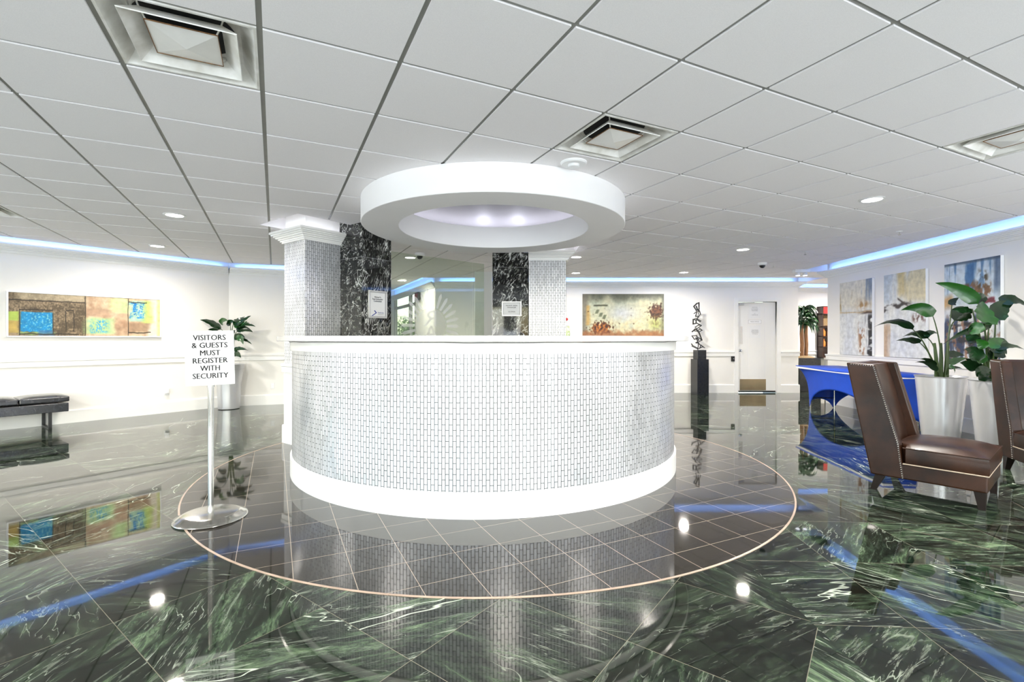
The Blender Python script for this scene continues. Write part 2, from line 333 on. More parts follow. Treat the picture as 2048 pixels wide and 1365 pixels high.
def lathe(bm, prof, n=48, c=(0,0), a0=0, a1=2*math.pi, closed_profile=False, M=None):
    full = abs(a1-a0-2*math.pi) < 1e-6; m = n if full else n+1; rings = []
    for i in range(m):
        a = a0+(a1-a0)*i/n
        r_ = [Vector((c[0]+r*math.cos(a), c[1]+r*math.sin(a), z)) for r, z in prof]
        rings.append([bm.verts.new(M@v if M is not None else v) for v in r_])
    k = len(prof); kk = k if closed_profile else k-1
    for i in range(n):
        A = rings[i]; B = rings[(i+1)%m]
        for j in range(kk):
            try: bm.faces.new((A[j],B[j],B[(j+1)%k],A[(j+1)%k]))
            except ValueError: pass
    if not full and closed_profile: bm.faces.new(rings[0]); bm.faces.new(rings[-1][::-1])
    return bm
def frame_of(t):
    t = t.normalized(); up = Vector((0,0,1)) if abs(t.z) < .9 else Vector((1,0,0))
    a = t.cross(up).normalized(); return a, a.cross(t).normalized()
def tube(bm, pts, r, n=8, cap=True, square=False):
    pts = [Vector(p) for p in pts]; rings = []
    for i, p in enumerate(pts):
        t = (pts[min(i+1,len(pts)-1)]-pts[max(i-1,0)])
        a, b = frame_of(t); rr = r[i] if isinstance(r, (list,tuple)) else r
        nn = 4 if square else n; o = math.pi/4 if square else 0
        rings.append([bm.verts.new(p+a*math.cos(o+2*math.pi*k/nn)*rr+b*math.sin(o+2*math.pi*k/nn)*rr) for k in range(nn)])
    nn = len(rings[0])
    for A, B in zip(rings, rings[1:]):
        for k in range(nn): bm.faces.new((A[k],A[(k+1)%nn],B[(k+1)%nn],B[k]))
    if cap: bm.faces.new(rings[0][::-1]); bm.faces.new(rings[-1])
    return bm
def bez(p0, p1, p2, n=10):
    p0, p1, p2 = Vector(p0), Vector(p1), Vector(p2)
    return [p0*(1-t)**2+p1*2*t*(1-t)+p2*t*t for t in [i/n for i in range(n+1)]]
def P(u, v, d):   # where the ray through photo point (u, v) meets distance d
    return Vector(((u-CX)/F*d, d, EYE-(v-CY)/F*d))
_txt = {}
def text(body, size, m, parent, loc, rot, name='lettering', align='CENTER', depth=.0006, space=1.0, mirror=False, width=None, label=None, bold=0):
    cu = bpy.data.curves.new('t', 'FONT'); cu.body = body; cu.size = size; cu.align_x = align; cu.align_y = 'CENTER'
    cu.extrude = depth; cu.space_character = space; cu.resolution_u = 2; cu.offset = 0
    o = bpy.data.objects.new('t', cu); COL.objects.link(o)
    bpy.context.view_layer.update()
    me = bpy.data.meshes.new_from_object(o.evaluated_get(bpy.context.evaluated_depsgraph_get()))
    bpy.data.objects.remove(o); bpy.data.curves.remove(cu)
    if width:
        xs = [v.co.x for v in me.vertices]; s = width/(max(xs)-min(xs))
        for v in me.vertices: v.co.x *= s
    if bold:
        b0_ = bmesh.new()
        for dx in (-bold, 0, bold):
            n0 = len(b0_.verts); b0_.from_mesh(me); b0_.verts.ensure_lookup_table()
            for v in b0_.verts[n0:]: v.co.x += dx
        b0_.to_mesh(me); b0_.free()
    if mirror:
        for v in me.vertices: v.co.x *= -1
    me.materials.clear(); me.materials.append(m); me.name = name
    q = bpy.data.objects.new(name, me); COL.objects.link(q); q.parent = parent; q.location = loc; q.rotation_euler = rot
    if label: q['label'] = label
    return q

# ------------------------------------------------------------------ plan of the room
ZC = EYE+1.346          # ceiling
ZU = ZC+.14             # top of the light cove
TL = .6096; YAW = .4536; GO = Vector((-2.6892, 3.0099))*TL
E1 = Vector((math.cos(YAW), math.sin(YAW))); E2 = Vector((-math.sin(YAW), math.cos(YAW)))
def G(i, j): return GO+E1*TL*i+E2*TL*j
LW0 = Vector((-6.90,6.555)); LD = Vector((.601,.799)); LN = Vector((.799,-.601))
CORN = Vector((-5.16,8.87)); WD = Vector((math.cos(R(20)), math.sin(R(20)))); WN = Vector((WD.y,-WD.x))
LWS = LW0-LD*3.0
YB = 11.08; YF = -3.0; XL = LWS.x
def xr(y): return 5.78+.031*y
GZ0 = Vector((-1.75, YB)); GD = Vector((-.436,.900)).normalized(); GN = Vector((-GD.y, GD.x))  # lobby side
GZ1 = GZ0+GD*4.3
W2E = CORN+WD*1.75; CE = Vector((-5.6, 15.0))

def wall(name, p0, p1, z0=0, z1=None, th=.12, nrm=None, m=None, **k):
    """wall slab between two plan points; nrm points into the room"""
    z1 = ZU if z1 is None else z1
    p0, p1 = Vector(p0[:2]), Vector(p1[:2]); n = Vector(nrm)*-th
    return struct(name, prism(bmesh.new(), [p0,p1,p1+n,p0+n], z0, z1), m or M_WALL, **k)
def strip(bm, p0, p1, nrm, d0, d1, z0, z1, M=None):
    p0, p1, n = Vector(p0[:2]), Vector(p1[:2]), Vector(nrm)
    prism(bm, [p0+n*d0, p1+n*d0, p1+n*d1, p0+n*d1], z0, z1); return bm
CROWN = [(0,2.400),(.020,2.400),(.020,2.416),(.034,2.416),(.036,2.430),(.052,2.436),(.052,2.447),(.070,2.453),(.074,2.466),(.090,2.472),(.090,2.482),(.108,2.487),(.110,2.500),(.124,2.504),(.124,2.528),(.100,2.528),(.0,2.505)]
def sweep(bm, p0, p1, nrm, prof, e0=0, e1=0):
    """extrude a (distance, height) profile between plan points; e0/e1 = mitre slope at each end (distance added per unit out)"""
    p0, p1, n = Vector(p0[:2]), Vector(p1[:2]), Vector(nrm); d = (p1-p0).normalized()
    A = [bm.verts.new((*(p0+n*q-d*q*e0), z)) for q, z in prof]; B = [bm.verts.new((*(p1+n*q+d*q*e1), z)) for q, z in prof]
    k = len(prof)
    for i in range(k): bm.faces.new((A[i],A[(i+1)%k],B[(i+1)%k],B[i]))
    bm.faces.new(A[::-1]); bm.faces.new(B); return bm
SEG = [  # side, p0, p1, normal, mitres, rail, base
    ('left', LWS, CORN, LN, -1, -.55, True),
    ('left', CORN, W2E, WN, -.3, 0, True),
    ('back', Vector((-1.75,YB)), Vector((6.52,YB)), Vector((0,-1)), 0, 1, False),
    ('right', Vector((xr(YF),YF)), Vector((xr(9.36),9.36)), Vector((-1,.031)).normalized(), 0, 1, True),
    ('right', Vector((xr(9.36),9.36)), Vector((9.2,9.36)), Vector((0,1)), 1, 0, True),
    ('passage', Vector((6.52,YB)), Vector((6.52,12.3)), Vector((1,0)), 1, -1, True),
    ('passage', Vector((6.52,12.3)), Vector((9.2,12.3)), Vector((0,-1)), -1, 0, True),
    ('corridor', GZ0, GZ1, GN, .6, 0, False),
]
# walls
wall('wall_left', LWS, CORN, nrm=LN); wall('wall_left', CORN, W2E, nrm=WN)
wall('wall_corridor', W2E, CE, nrm=(.94,.34)); wall('wall_corridor', CE, (GZ1.x,GZ1.y+.02), nrm=(0,-1))
wall('wall_right', (xr(YF),YF), (xr(9.36),9.36), nrm=(-1,.031), th=.14)
wall('wall_right', (xr(9.36)+.0,9.36), (9.2,9.36), nrm=(0,1), th=.14)
wall('wall_passage', (6.52,YB), (6.52,12.3), nrm=(1,0)); wall('wall_passage', (6.40,12.3), (9.2,12.3), nrm=(0,-1)); wall('wall_passage', (9.2,9.36), (9.2,12.42), nrm=(-1,0))
# back wall with a doorway
DX0, DX1, DZ = 5.147, 6.024, 2.075
bm = bmesh.new(); box(bm, -1.75, DX0, YB, YB+.12, 0, ZU); box(bm, DX1, 6.40, YB, YB+.12, 0, ZU); box(bm, DX0, DX1, YB, YB+.12, DZ, ZU)
struct('wall_back', bm, M_WALL)
# glazed corridor wall: solid part, header, sill, then window
def gp(s, off=0): return GZ0+GD*s+GN*off
bm = bmesh.new(); strip(bm, gp(0), gp(1.75), GN, 0, -.12, 0, ZU); strip(bm, gp(1.75), GZ1, GN, 0, -.12, 2.46, ZU); strip(bm, gp(1.75), GZ1, GN, 0, -.12, 0, .12)
struct('wall_corridor', bm, M_WALL)
bm = bmesh.new()
for s in (1.79, 2.40, 4.25): strip(bm, gp(s-.05), gp(s+.05), GN, .0, -.08, .12, 2.46)
strip(bm, gp(1.75), GZ1, GN, 0, -.08, 2.12, 2.19); strip(bm, gp(1.75), GZ1, GN, 0, -.08, .12, .2)
w1 = struct('window_1', bm, M_ALU)
obj('window_pane', strip(bmesh.new(), gp(1.79), gp(4.25), GN, -.035, -.045, .2, 2.46), M_GLASS, w1)
# wall behind the camera and left side wall: piers, sills and headers around big windows
def win_wall(name, p0, p1, nrm, n, win, wm=.35):
    p0, p1 = Vector(p0), Vector(p1); L_ = (p1-p0).length; d = (p1-p0)/L_; bm = bmesh.new(); st = L_/n
    strip(bm, p0, p1, nrm, 0, -.14, 0, .3); strip(bm, p0, p1, nrm, 0, -.14, 2.4, ZU)
    for i in range(n+1):
        a = max(0, i*st-wm/2); b = min(L_, i*st+wm/2); strip(bm, p0+d*a, p0+d*b, nrm, 0, -.14, .3, 2.4)
    struct(name, bm, M_WALL)
    for i in range(n):
        a = i*st+wm/2; b = (i+1)*st-wm/2; bm = bmesh.new()
        for s0, s1, z0, z1 in ((a,a+.05,.3,2.4),(b-.05,b,.3,2.4),((a+b)/2-.025,(a+b)/2+.025,.3,2.4),(a,b,.3,.36),(a,b,2.34,2.4)):
            strip(bm, p0+d*s0, p0+d*s1, nrm, -.05, -.10, z0, z1)
        w = struct('window_%d' % (win+i), bm, M_ALU)
        obj('window_pane', strip(bmesh.new(), p0+d*a, p0+d*b, nrm, -.07, -.08, .36, 2.34), M_GLASS, w)
win_wall('wall_front', (XL,YF), (xr(YF),YF), (0,1), 5, 2)
win_wall('wall_left', (XL,YF), (XL,LWS.y), (1,0), 3, 7)
# floor
FC = Vector((-.18,4.96)); FR = 2.654
def poly_floor(name, pts, m, z1=0.0):
    return struct(name, prism(bmesh.new(), pts, -.05, z1), m)
poly_floor('floor', [(XL,YF),(1.3,YF),(1.3,15.2),(-6.2,15.2),(XL,9.2)], M_FLOORL)
poly_floor('floor', [(1.3,YF),(9.3,YF),(9.3,15.2),(1.3,15.2)], M_FLOORR)
struct('floor', lathe(bmesh.new(), [(0,.0),(0,.0015),(FR,.0015),(FR,0)], 128, FC, closed_profile=False), M_FTILE)
struct('trim_1', lathe(bmesh.new(), [(FR-.006,.0),(FR-.006,.003),(FR+.006,.003),(FR+.006,0)], 160, FC), M_GROUTRING)
# baseboards, chair rails, crowns with light strips
rails = {'left':'trim_2','back':'trim_3','right':'trim_4','passage':'trim_5','corridor':'trim_6'}
RAIL = [(0,.835),(.022,.835),(.022,.905),(.03,.912),(.034,.94),(0,.94)]
BASE = [(0,0),(.022,0),(.022,.175),(.016,.19),(0,.19)]
for side in ('left','back','right','passage','corridor'):
    bb, br, bc, bl = bmesh.new(), bmesh.new(), bmesh.new(), bmesh.new()
    for sd, p0, p1, n, m0, m1, full in SEG:
        if sd != side: continue
        d = (p1-p0).normalized()
        if sd == 'back':
            for a, b in ((p0, Vector((DX0-.09,YB))), (Vector((DX1+.09,YB)), p1)):
                sweep(bb, a, b, n, BASE, 0, 1 if b is p1 else 0); sweep(br, a, b, n, RAIL, 0, 1 if b is p1 else 0)
        elif sd == 'corridor':
            sweep(bb, p0, gp(1.72), n, BASE); sweep(br, p0, gp(1.72), n, RAIL)
        else:
            sweep(bb, p0, p1, n, BASE, m0, m1); sweep(br, p0, p1, n, RAIL, m0, m1)
        sweep(bc, p0, p1, n, CROWN, m0, m1)
        strip(bl, p0+d*.12, p1-d*.12, n, .03, .06, 2.516, 2.526)
    struct('baseboard_'+side, bb, M_TRIM); struct(rails[side], br, M_TRIM)
    c = struct('trim_%d' % (7+list(rails).index(side)), bc, M_TRIM)
    obj('light_strip', bl, M_LED, c, label='blue light strip hidden on the crown')

# ------------------------------------------------------------------ ceiling
COLS = []
PH = R(53); CU = Vector((math.cos(PH), math.sin(PH))); CV = Vector((-math.sin(PH), math.cos(PH)))
C1 = Vector((-2.34,5.50))               # near corner of the left mosaic pillar; faces run along CU and CV
CS = .45
def offs(pts, d):
    c = sum((Vector(p) for p in pts), Vector((0,0)))/len(pts); out = []
    n = len(pts)
    for i in range(n):
        a, b, e = Vector(pts[i-1]), Vector(pts[i]), Vector(pts[(i+1)%n])
        n1 = Vector(((b-a).y, -(b-a).x)).normalized(); n2 = Vector(((e-b).y, -(e-b).x)).normalized()
        out.append(b+(n1+n2)*(d/(1+n1.dot(n2))))
    return out
PIL1 = [C1, C1+CU*CS, C1+CU*CS+CV*CS, C1+CV*CS]
PIL2 = [Vector((.24,6.97)), Vector((.775,6.97)), Vector((.775,7.47)), Vector((.24,7.47))]
def clip(poly, p, n):   # keep (x-p).n >= 0
    out = []; k = len(poly)
    for i in range(k):
        a, b = poly[i], poly[(i+1)%k]; da, db = (a-p).dot(n), (b-p).dot(n)
        if da >= 0: out.append(a)
        if (da >= 0) != (db >= 0) and abs(da-db) > 1e-9: out.append(a+(b-a)*(da/(da-db)))
    return out if len(out) >= 3 else []
def minus(poly, hole):   # hole counter-clockwise convex
    res = []; rest = poly; k = len(hole)
    for i in range(k):
        a, b = hole[i], hole[(i+1)%k]; e = b-a; outn = Vector((e.y, -e.x))
        o = clip(rest, a, outn)
        if o: res.append(o)
        rest = clip(rest, a, -outn)
        if not rest: break
    return res
SB = .38
V = Vector
regions = [
    [(V((-3.4,0)),V((-1,0))),(V((0,YF)),V((0,1))),(V((XL,0)),V((1,0))),(LW0+LN*.28,LN),(CORN+WN*.28,WN)],
    [(V((-3.4,0)),V((1,0))),(V((0,YF)),V((0,1))),(V((0,YB-SB)),V((0,-1))),(V((5.78-SB,0)),V((-1,.031)))],
    [(V((5.78-SB,0)),V((1,-.031))),(V((0,9.36+SB)),V((0,1))),(V((0,YB-SB)),V((0,-1))),(V((9.2,0)),V((-1,0)))],
    [(V((6.52+SB,0)),V((1,0))),(V((0,YB-SB)),V((0,1))),(V((0,12.3-SB)),V((0,-1))),(V((9.2,0)),V((-1,0)))],
    [(V((0,YB-SB)),V((0,1))),(V((0,15.0)),V((0,-1))),(GZ0+GN*SB,GN),(W2E,V((.94,.34)))],
    [(V((-3.4,0)),V((-1,0))),(V((0,YB-SB)),V((0,-1))),(W2E,V((.94,.34))),(CORN+WN*.28,-WN)],
]
RC = Vector((-.183,4.997))
holes = [offs(PIL1,.20), offs(PIL2,.20), [RC+Vector((math.cos(a),math.sin(a)))*1.12 for a in [2*math.pi*i/28 for i in range(28)]]]
VENTS = [(0,0),(4,0),(8,-2),(-4,7)]
bt, bb_ = bmesh.new(), bmesh.new(); half = .012
def face(bm, pts, z): 
    try: bm.faces.new([bm.verts.new((p.x,p.y,z)) for p in pts])
    except ValueError: pass
for i in range(-16, 26):
    for j in range(-16, 24):
        cc = G(i+.5, j+.5)
        if not (-10 < cc.x < 10 and YF-1 < cc.y < 16): continue
        if (i,j) in VENTS:
            hh = .02
            for q4 in ((0,0,1,hh),(0,1-hh,1,1),(0,hh,hh,1-hh),(1-hh,hh,1,1-hh)): face(bb_, [G(i+q4[0],j+q4[1]),G(i+q4[2],j+q4[1]),G(i+q4[2],j+q4[3]),G(i+q4[0],j+q4[3])], ZC+.009)
            continue
        cell = [G(i,j),G(i+1,j),G(i+1,j+1),G(i,j+1)]; h = half/TL
        tile = [G(i+h,j+h),G(i+1-h,j+h),G(i+1-h,j+1-h),G(i+h,j+1-h)]
        for reg in regions:
            for src, bmx, z in ((cell,bb_,ZC+.009),(tile,bt,ZC)):
                pl = [Vector(p) for p in src]
                for p, n in reg:
                    pl = clip(pl, p, n)
                    if not pl: break
                if not pl: continue
                pcs = [pl]
                for hl in holes:
                    nx = []
                    for q in pcs: nx += minus(q, hl) if (sum(q,Vector((0,0)))/len(q)-hl[0]).length < 4 else [q]
                    pcs = nx
                for q in pcs:
                    face(bmx, q, z)
                    if bmx is bt:
                        for a, b in zip(q, q[1:]+q[:1]):
                            for s in range(4):
                                s0, s1 = tile[s], tile[(s+1)%4]; e = (s1-s0).normalized(); nn = Vector((-e.y,e.x))
                                if abs((a-s0).dot(nn)) < 1e-5 and abs((b-s0).dot(nn)) < 1e-5:
                                    bt.faces.new([bt.verts.new((a.x,a.y,ZC)),bt.verts.new((b.x,b.y,ZC)),bt.verts.new((b.x,b.y,ZC+.01)),bt.verts.new((a.x,a.y,ZC+.01))])
def raw(name, bm, m, parent=None):
    me = bpy.data.meshes.new(name); bm.to_mesh(me); bm.free(); me.materials.append(m); o = bpy.data.objects.new(name, me); COL.objects.link(o)
    if parent: o.parent = parent
    else: o['kind'] = 'structure'
    return o
ceil_o = raw('ceiling', bt, M_CEIL); raw('ceiling_grid', bb_, M_TBAR, ceil_o)
# upper slab above the coves
poly_pts = [(XL-.2,YF-.2),(9.4,YF-.2),(9.4,15.4),(-6.4,15.4),(XL-.2,9.4)]
bm = bmesh.new(); prism(bm, poly_pts, ZU+.26, ZU+.30); struct('ceiling', bm, M_PLASTER)
# cove soffit strips (top of each light cove) and the fascia at the ceiling edge
bm = bmesh.new()
for sd, p0, p1, n, m0, m1, full in SEG:
    d = (p1-p0).normalized(); strip(bm, p0-d*.5, p1+d*.5, n, -.12, .60, ZU, ZU+.02)
for hl in (PIL1, PIL2):
    q = offs(hl,.3); prism(bm, q, ZU, ZU+.02)
struct('ceiling', bm, M_PLASTER)
bm = bmesh.new()
def fascia(a, b): prism(bm, [a,b,b+Vector((.001,.004)),a+Vector((.001,.004))], ZC, ZU)
fascia(LWS+LN*.28, CORN+LN*.28+LD*-.10); fascia(CORN+WN*.28+WD*.02, W2E+WN*.28)
fascia(V((-2.2,YB-SB)), V((6.9,YB-SB))); fascia(V((xr(YF)-SB,YF)), V((xr(9.74)-SB,9.74))); fascia(V((xr(9.74)-SB,9.74)), V((9.2,9.74)))
fascia(V((6.9,YB-SB)), V((6.9,12.3-SB))); fascia(V((6.9,12.3-SB)), V((9.2,12.3-SB))); fascia(GZ0+GN*SB-GD*.3, GZ1+GN*SB)
for hl in (holes[0], holes[1]):
    for a, b in zip(hl, hl[1:]+hl[:1]): fascia(a, b)
struct('trim_12', bm, M_PLASTER)

# ring soffit over the desk
bm = bmesh.new()
zb = EYE+1.115
lathe(bm, [(.955,ZC+.02),(.955,zb+.004),(.959,zb),(1.306,zb),(1.31,zb+.004),(1.31,ZC-.001),(1.20,ZC-.001),(1.20,ZC+.02)], 128, RC)
rs = obj('ring_soffit', bm, M_PLASTER, smooth=True); tag(rs, 'large white circular drop soffit hanging from the ceiling over the reception desk', 'ceiling ring')
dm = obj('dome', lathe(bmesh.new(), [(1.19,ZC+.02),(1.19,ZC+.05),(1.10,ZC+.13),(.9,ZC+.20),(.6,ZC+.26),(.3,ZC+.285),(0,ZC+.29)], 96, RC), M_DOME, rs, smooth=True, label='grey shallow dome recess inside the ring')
bm = bmesh.new(); lathe(bm, [(1.06,ZC+.021),(1.06,ZC+.035),(1.10,ZC+.035),(1.10,ZC+.021)], 96, RC, closed_profile=True)
obj('light_strip', bm, M_LEDW, rs, label='cool white light strip hidden behind the ring lip')

# ------------------------------------------------------------------ ceiling fittings
def make_diffuser():
    t = root('air_diffuser', label='square metal air diffuser', cat='air vent', group='square ceiling air diffusers')
    def sq(bm, s0, z0, s1, z1):
        a = [bm.verts.new((x*s0/2,y*s0/2,z0)) for x,y in ((-1,-1),(1,-1),(1,1),(-1,1))]; b = [bm.verts.new((x*s1/2,y*s1/2,z1)) for x,y in ((-1,-1),(1,-1),(1,1),(-1,1))]
        for i in range(4): bm.faces.new((a[i],a[(i+1)%4],b[(i+1)%4],b[i]))
    bm = bmesh.new(); sq(bm,.585,0,.56,0); sq(bm,.56,0,.44,.085); sq(bm,.585,0,.585,.01); sq(bm,.44,.085,.40,.085)
    vs = [bm.verts.new((x*.22,y*.22,.088)) for x,y in ((-1,-1),(1,-1),(1,1),(-1,1))]; bm.faces.new(vs)
    obj('frame', bm, M_VENT, t)
    bm = bmesh.new(); lathe(bm, [(0,.084),(.205,.084),(.205,.0875),(0,.0875)], 40); obj('duct_opening', bm, M_BLACK, t, label='black round duct opening')
    bm = bmesh.new(); sq(bm,.43,-.004,.31,.050); sq(bm,.31,.050,.30,.048); sq(bm,.30,.048,.425,-.008); sq(bm,.425,-.008,.43,-.004)
    obj('vane', bm, M_VENT, t, label='sloping square middle vane')
    bm = bmesh.new(); s = .27
    c = bm.verts.new((0,0,-.012)); vs = [bm.verts.new((x*s/2,y*s/2,.012)) for x,y in ((-1,-1),(1,-1),(1,1),(-1,1))]
    for i in range(4): bm.faces.new((c,vs[i],vs[(i+1)%4]))
    bm.faces.new(vs); pl = obj('centre_plate', bm, M_VENTP, t, label='white pyramid centre plate')
    bm = bmesh.new()
    for a in range(4):
        M = Matrix.Rotation(a*math.pi/2, 4, 'Z'); box(bm, -s/2-.001, s/2+.001, -s/2-.0015, -s/2+.001, .009, .0135, M)
    obj('plate_edge', bm, M_RUST, pl, label='rust stained edge of the plate')
    for x, y in ((-.13,-.13),(.13,-.13),(-.13,.13),(.13,.13)):
        obj('hanger_clip', tube(bmesh.new(), [(x,y,.013),(x*1.15,y*1.15,.05),(x*1.25,y*1.25,.086)], .004, 6), M_VENT, t)
    return t
DL = ['square ceiling air diffuser at the top left of the view, nearest and largest of all',
      'square ceiling air diffuser beside the smoke detector, in front of the ring soffit',
      'square ceiling air diffuser at the right edge above the leather chairs',
      'square air diffuser in the ceiling far left, above the black bench']
df = None
for k, (i, j) in enumerate(VENTS):
    p = G(i+.5, j+.5); loc = (p.x, p.y, ZC+.001)
    if df is None: df = make_diffuser(); df.location = loc; df.rotation_euler = (0,0,YAW); df['label'] = DL[0]
    else: dup(df, loc, YAW+(math.pi if k == 3 else 0), DL[k])
DLS = [((-3.66,5.28),'round recessed downlight in the left ceiling, nearer of the two left of the mosaic pillar'),
       ((-5.13,7.04),'round recessed downlight in the left ceiling, the farther one near the left wall'),
       ((3.47,4.69),'round recessed downlight in the right ceiling, nearest of the row of three'),
       ((3.47,7.31),'round recessed downlight in the right ceiling, middle one of the row of three'),
       ((3.47,9.83),'round recessed downlight in the right ceiling, farthest of the row of three'),
       ((1.05,7.98),'round recessed downlight just right of the right mosaic pillar crown, the upper of two'),
       ((1.30,9.91),'round recessed downlight right of the right mosaic pillar, the lower and farther of two'),
       ((-1.68,8.03),'round recessed downlight seen between the black marble piers beside the dome camera'),
       ((-2.55,11.2),'round recessed downlight over the corridor seen through the etched glass')]
d0 = root('downlight', label='x', cat='ceiling light', group='recessed ceiling downlights')
obj('trim_ring', lathe(bmesh.new(), [(.088,.0),(.105,.0),(.107,-.004),(.085,-.008),(.080,-.002),(.088,0)], 40), M_PLASTIC, d0, smooth=True)
obj('lens', lathe(bmesh.new(), [(0,-.0045),(.083,-.0045),(.083,0),(0,0)], 40), M_LAMP, d0, label='glowing round lens')
for k, (p, lb) in enumerate(DLS):
    if k == 0: d0.location = (p[0],p[1],ZC-.001); d0['label'] = lb
    else: dup(d0, (p[0],p[1],ZC-.001), 0, lb)
LAMP_K = {(1.05,7.98):.45, (1.30,9.91):.5, (-5.13,7.04):.6, (-3.66,5.28):.8, (-1.68,8.03):.8, (3.47,9.83):.85, (-2.55,11.2):.6}
extra = [(7.9,10.8),(-6.3,2.6),(-3.6,.8),(3.47,1.6),(0.6,.4)]  # added downlights out of view; the first brightens the dark passage
for p in [q[0] for q in DLS]+extra:
    l = bpy.data.lights.new('downlight_lamp', 'AREA'); l.shape = 'DISK'; l.size = .15; l.energy = DOWN_POWER*(1.5 if p in extra else LAMP_K.get(p, 1)); l.color = WARM; l.spread = R(170)
    o = bpy.data.objects.new('downlight_lamp', l); COL.objects.link(o); o.location = (p[0],p[1],ZC-.03)
for p in extra: dup(d0, (p[0],p[1],ZC-.001), 0, 'round recessed downlight in the ceiling behind the camera')
# the ring recess and pillar tops are lit
for a in (R(76), R(99)):
    l = bpy.data.lights.new('recess_lamp', 'POINT'); l.energy = .75; l.color = (.85,.88,1); l.shadow_soft_size = .05
    o = bpy.data.objects.new('recess_lamp', l); COL.objects.link(o); o.location = (RC.x+math.cos(a)*1.02, RC.y+math.sin(a)*1.02, ZC+.06)
# smoke detector
t = root('smoke_detector', (.47,3.71,ZC), 0, 'round white smoke detector on the ceiling between a diffuser and the ring', 'smoke detector')
obj('base', lathe(bmesh.new(), [(0,0),(.10,0),(.10,-.008),(.092,-.018),(0,-.018)], 40), M_PLASTIC, t, smooth=True)
obj('sensor', lathe(bmesh.new(), [(.045,-.018),(.043,-.036),(.03,-.042),(0,-.042)], 32), M_PLASTIC, t, smooth=True)
# dome cameras
c0 = root('dome_camera', (-1.45,7.65,ZC), 0, 'small white dome security camera behind the ring, between the marble piers', 'security camera', 'dome security cameras')
obj('housing', lathe(bmesh.new(), [(0,0),(.075,0),(.075,-.03),(.058,-.045),(0,-.045)], 32), M_PLASTIC, c0, smooth=True)
obj('lens_dome', lathe(bmesh.new(), [(.05,-.045),(.047,-.065),(.033,-.085),(.015,-.093),(0,-.094)], 24), M_SMOKE, c0, smooth=True, label='black dome lens')
dup(c0, (4.43,8.61,ZC), 0, 'small white dome security camera on the right ceiling in front of the white door')
# sprinkler heads
s0 = root('sprinkler_head', (4.85,6.09,ZC), 0, 'small ceiling sprinkler head on the right, nearest the tall canvases', 'sprinkler', 'ceiling sprinkler heads')
obj('escutcheon', lathe(bmesh.new(), [(0,0),(.035,0),(.03,-.006),(0,-.008)], 24), M_PLASTIC, s0, smooth=True)
bm = bmesh.new(); tube(bm, [(0,0,-.005),(0,0,-.04)], .006, 8); lathe(bm, [(0,-.04),(.018,-.04),(.018,-.044),(0,-.044)], 16); obj('deflector', bm, M_CHROME, s0)
dup(s0, (4.53,7.52,ZC), 0, 'small ceiling sprinkler head in the right ceiling, between the two others')
dup(s0, (4.78,8.9,ZC), 0, 'small ceiling sprinkler head beside the right dome camera')
# emergency light
t = root('emergency_light', (5.62,9.45,ZC), 0, 'twin head emergency light on the ceiling near the passage', 'emergency light')
obj('housing', box(bmesh.new(), -.15,.15,-.05,.05,-.06,0), M_PLASTIC, t, bevel=.008)
for x in (-.07,.07):
    h = obj('lamp_head', lathe(bmesh.new(), [(0,-.06),(.03,-.065),(.045,-.09),(.045,-.115),(0,-.116)], 20, (x,0)), M_PLASTIC, t, smooth=True)
    obj('bulb', lathe(bmesh.new(), [(0,-.1165),(.036,-.1165),(.03,-.124),(0,-.126)], 20, (x,0)), M_LEDW, h)

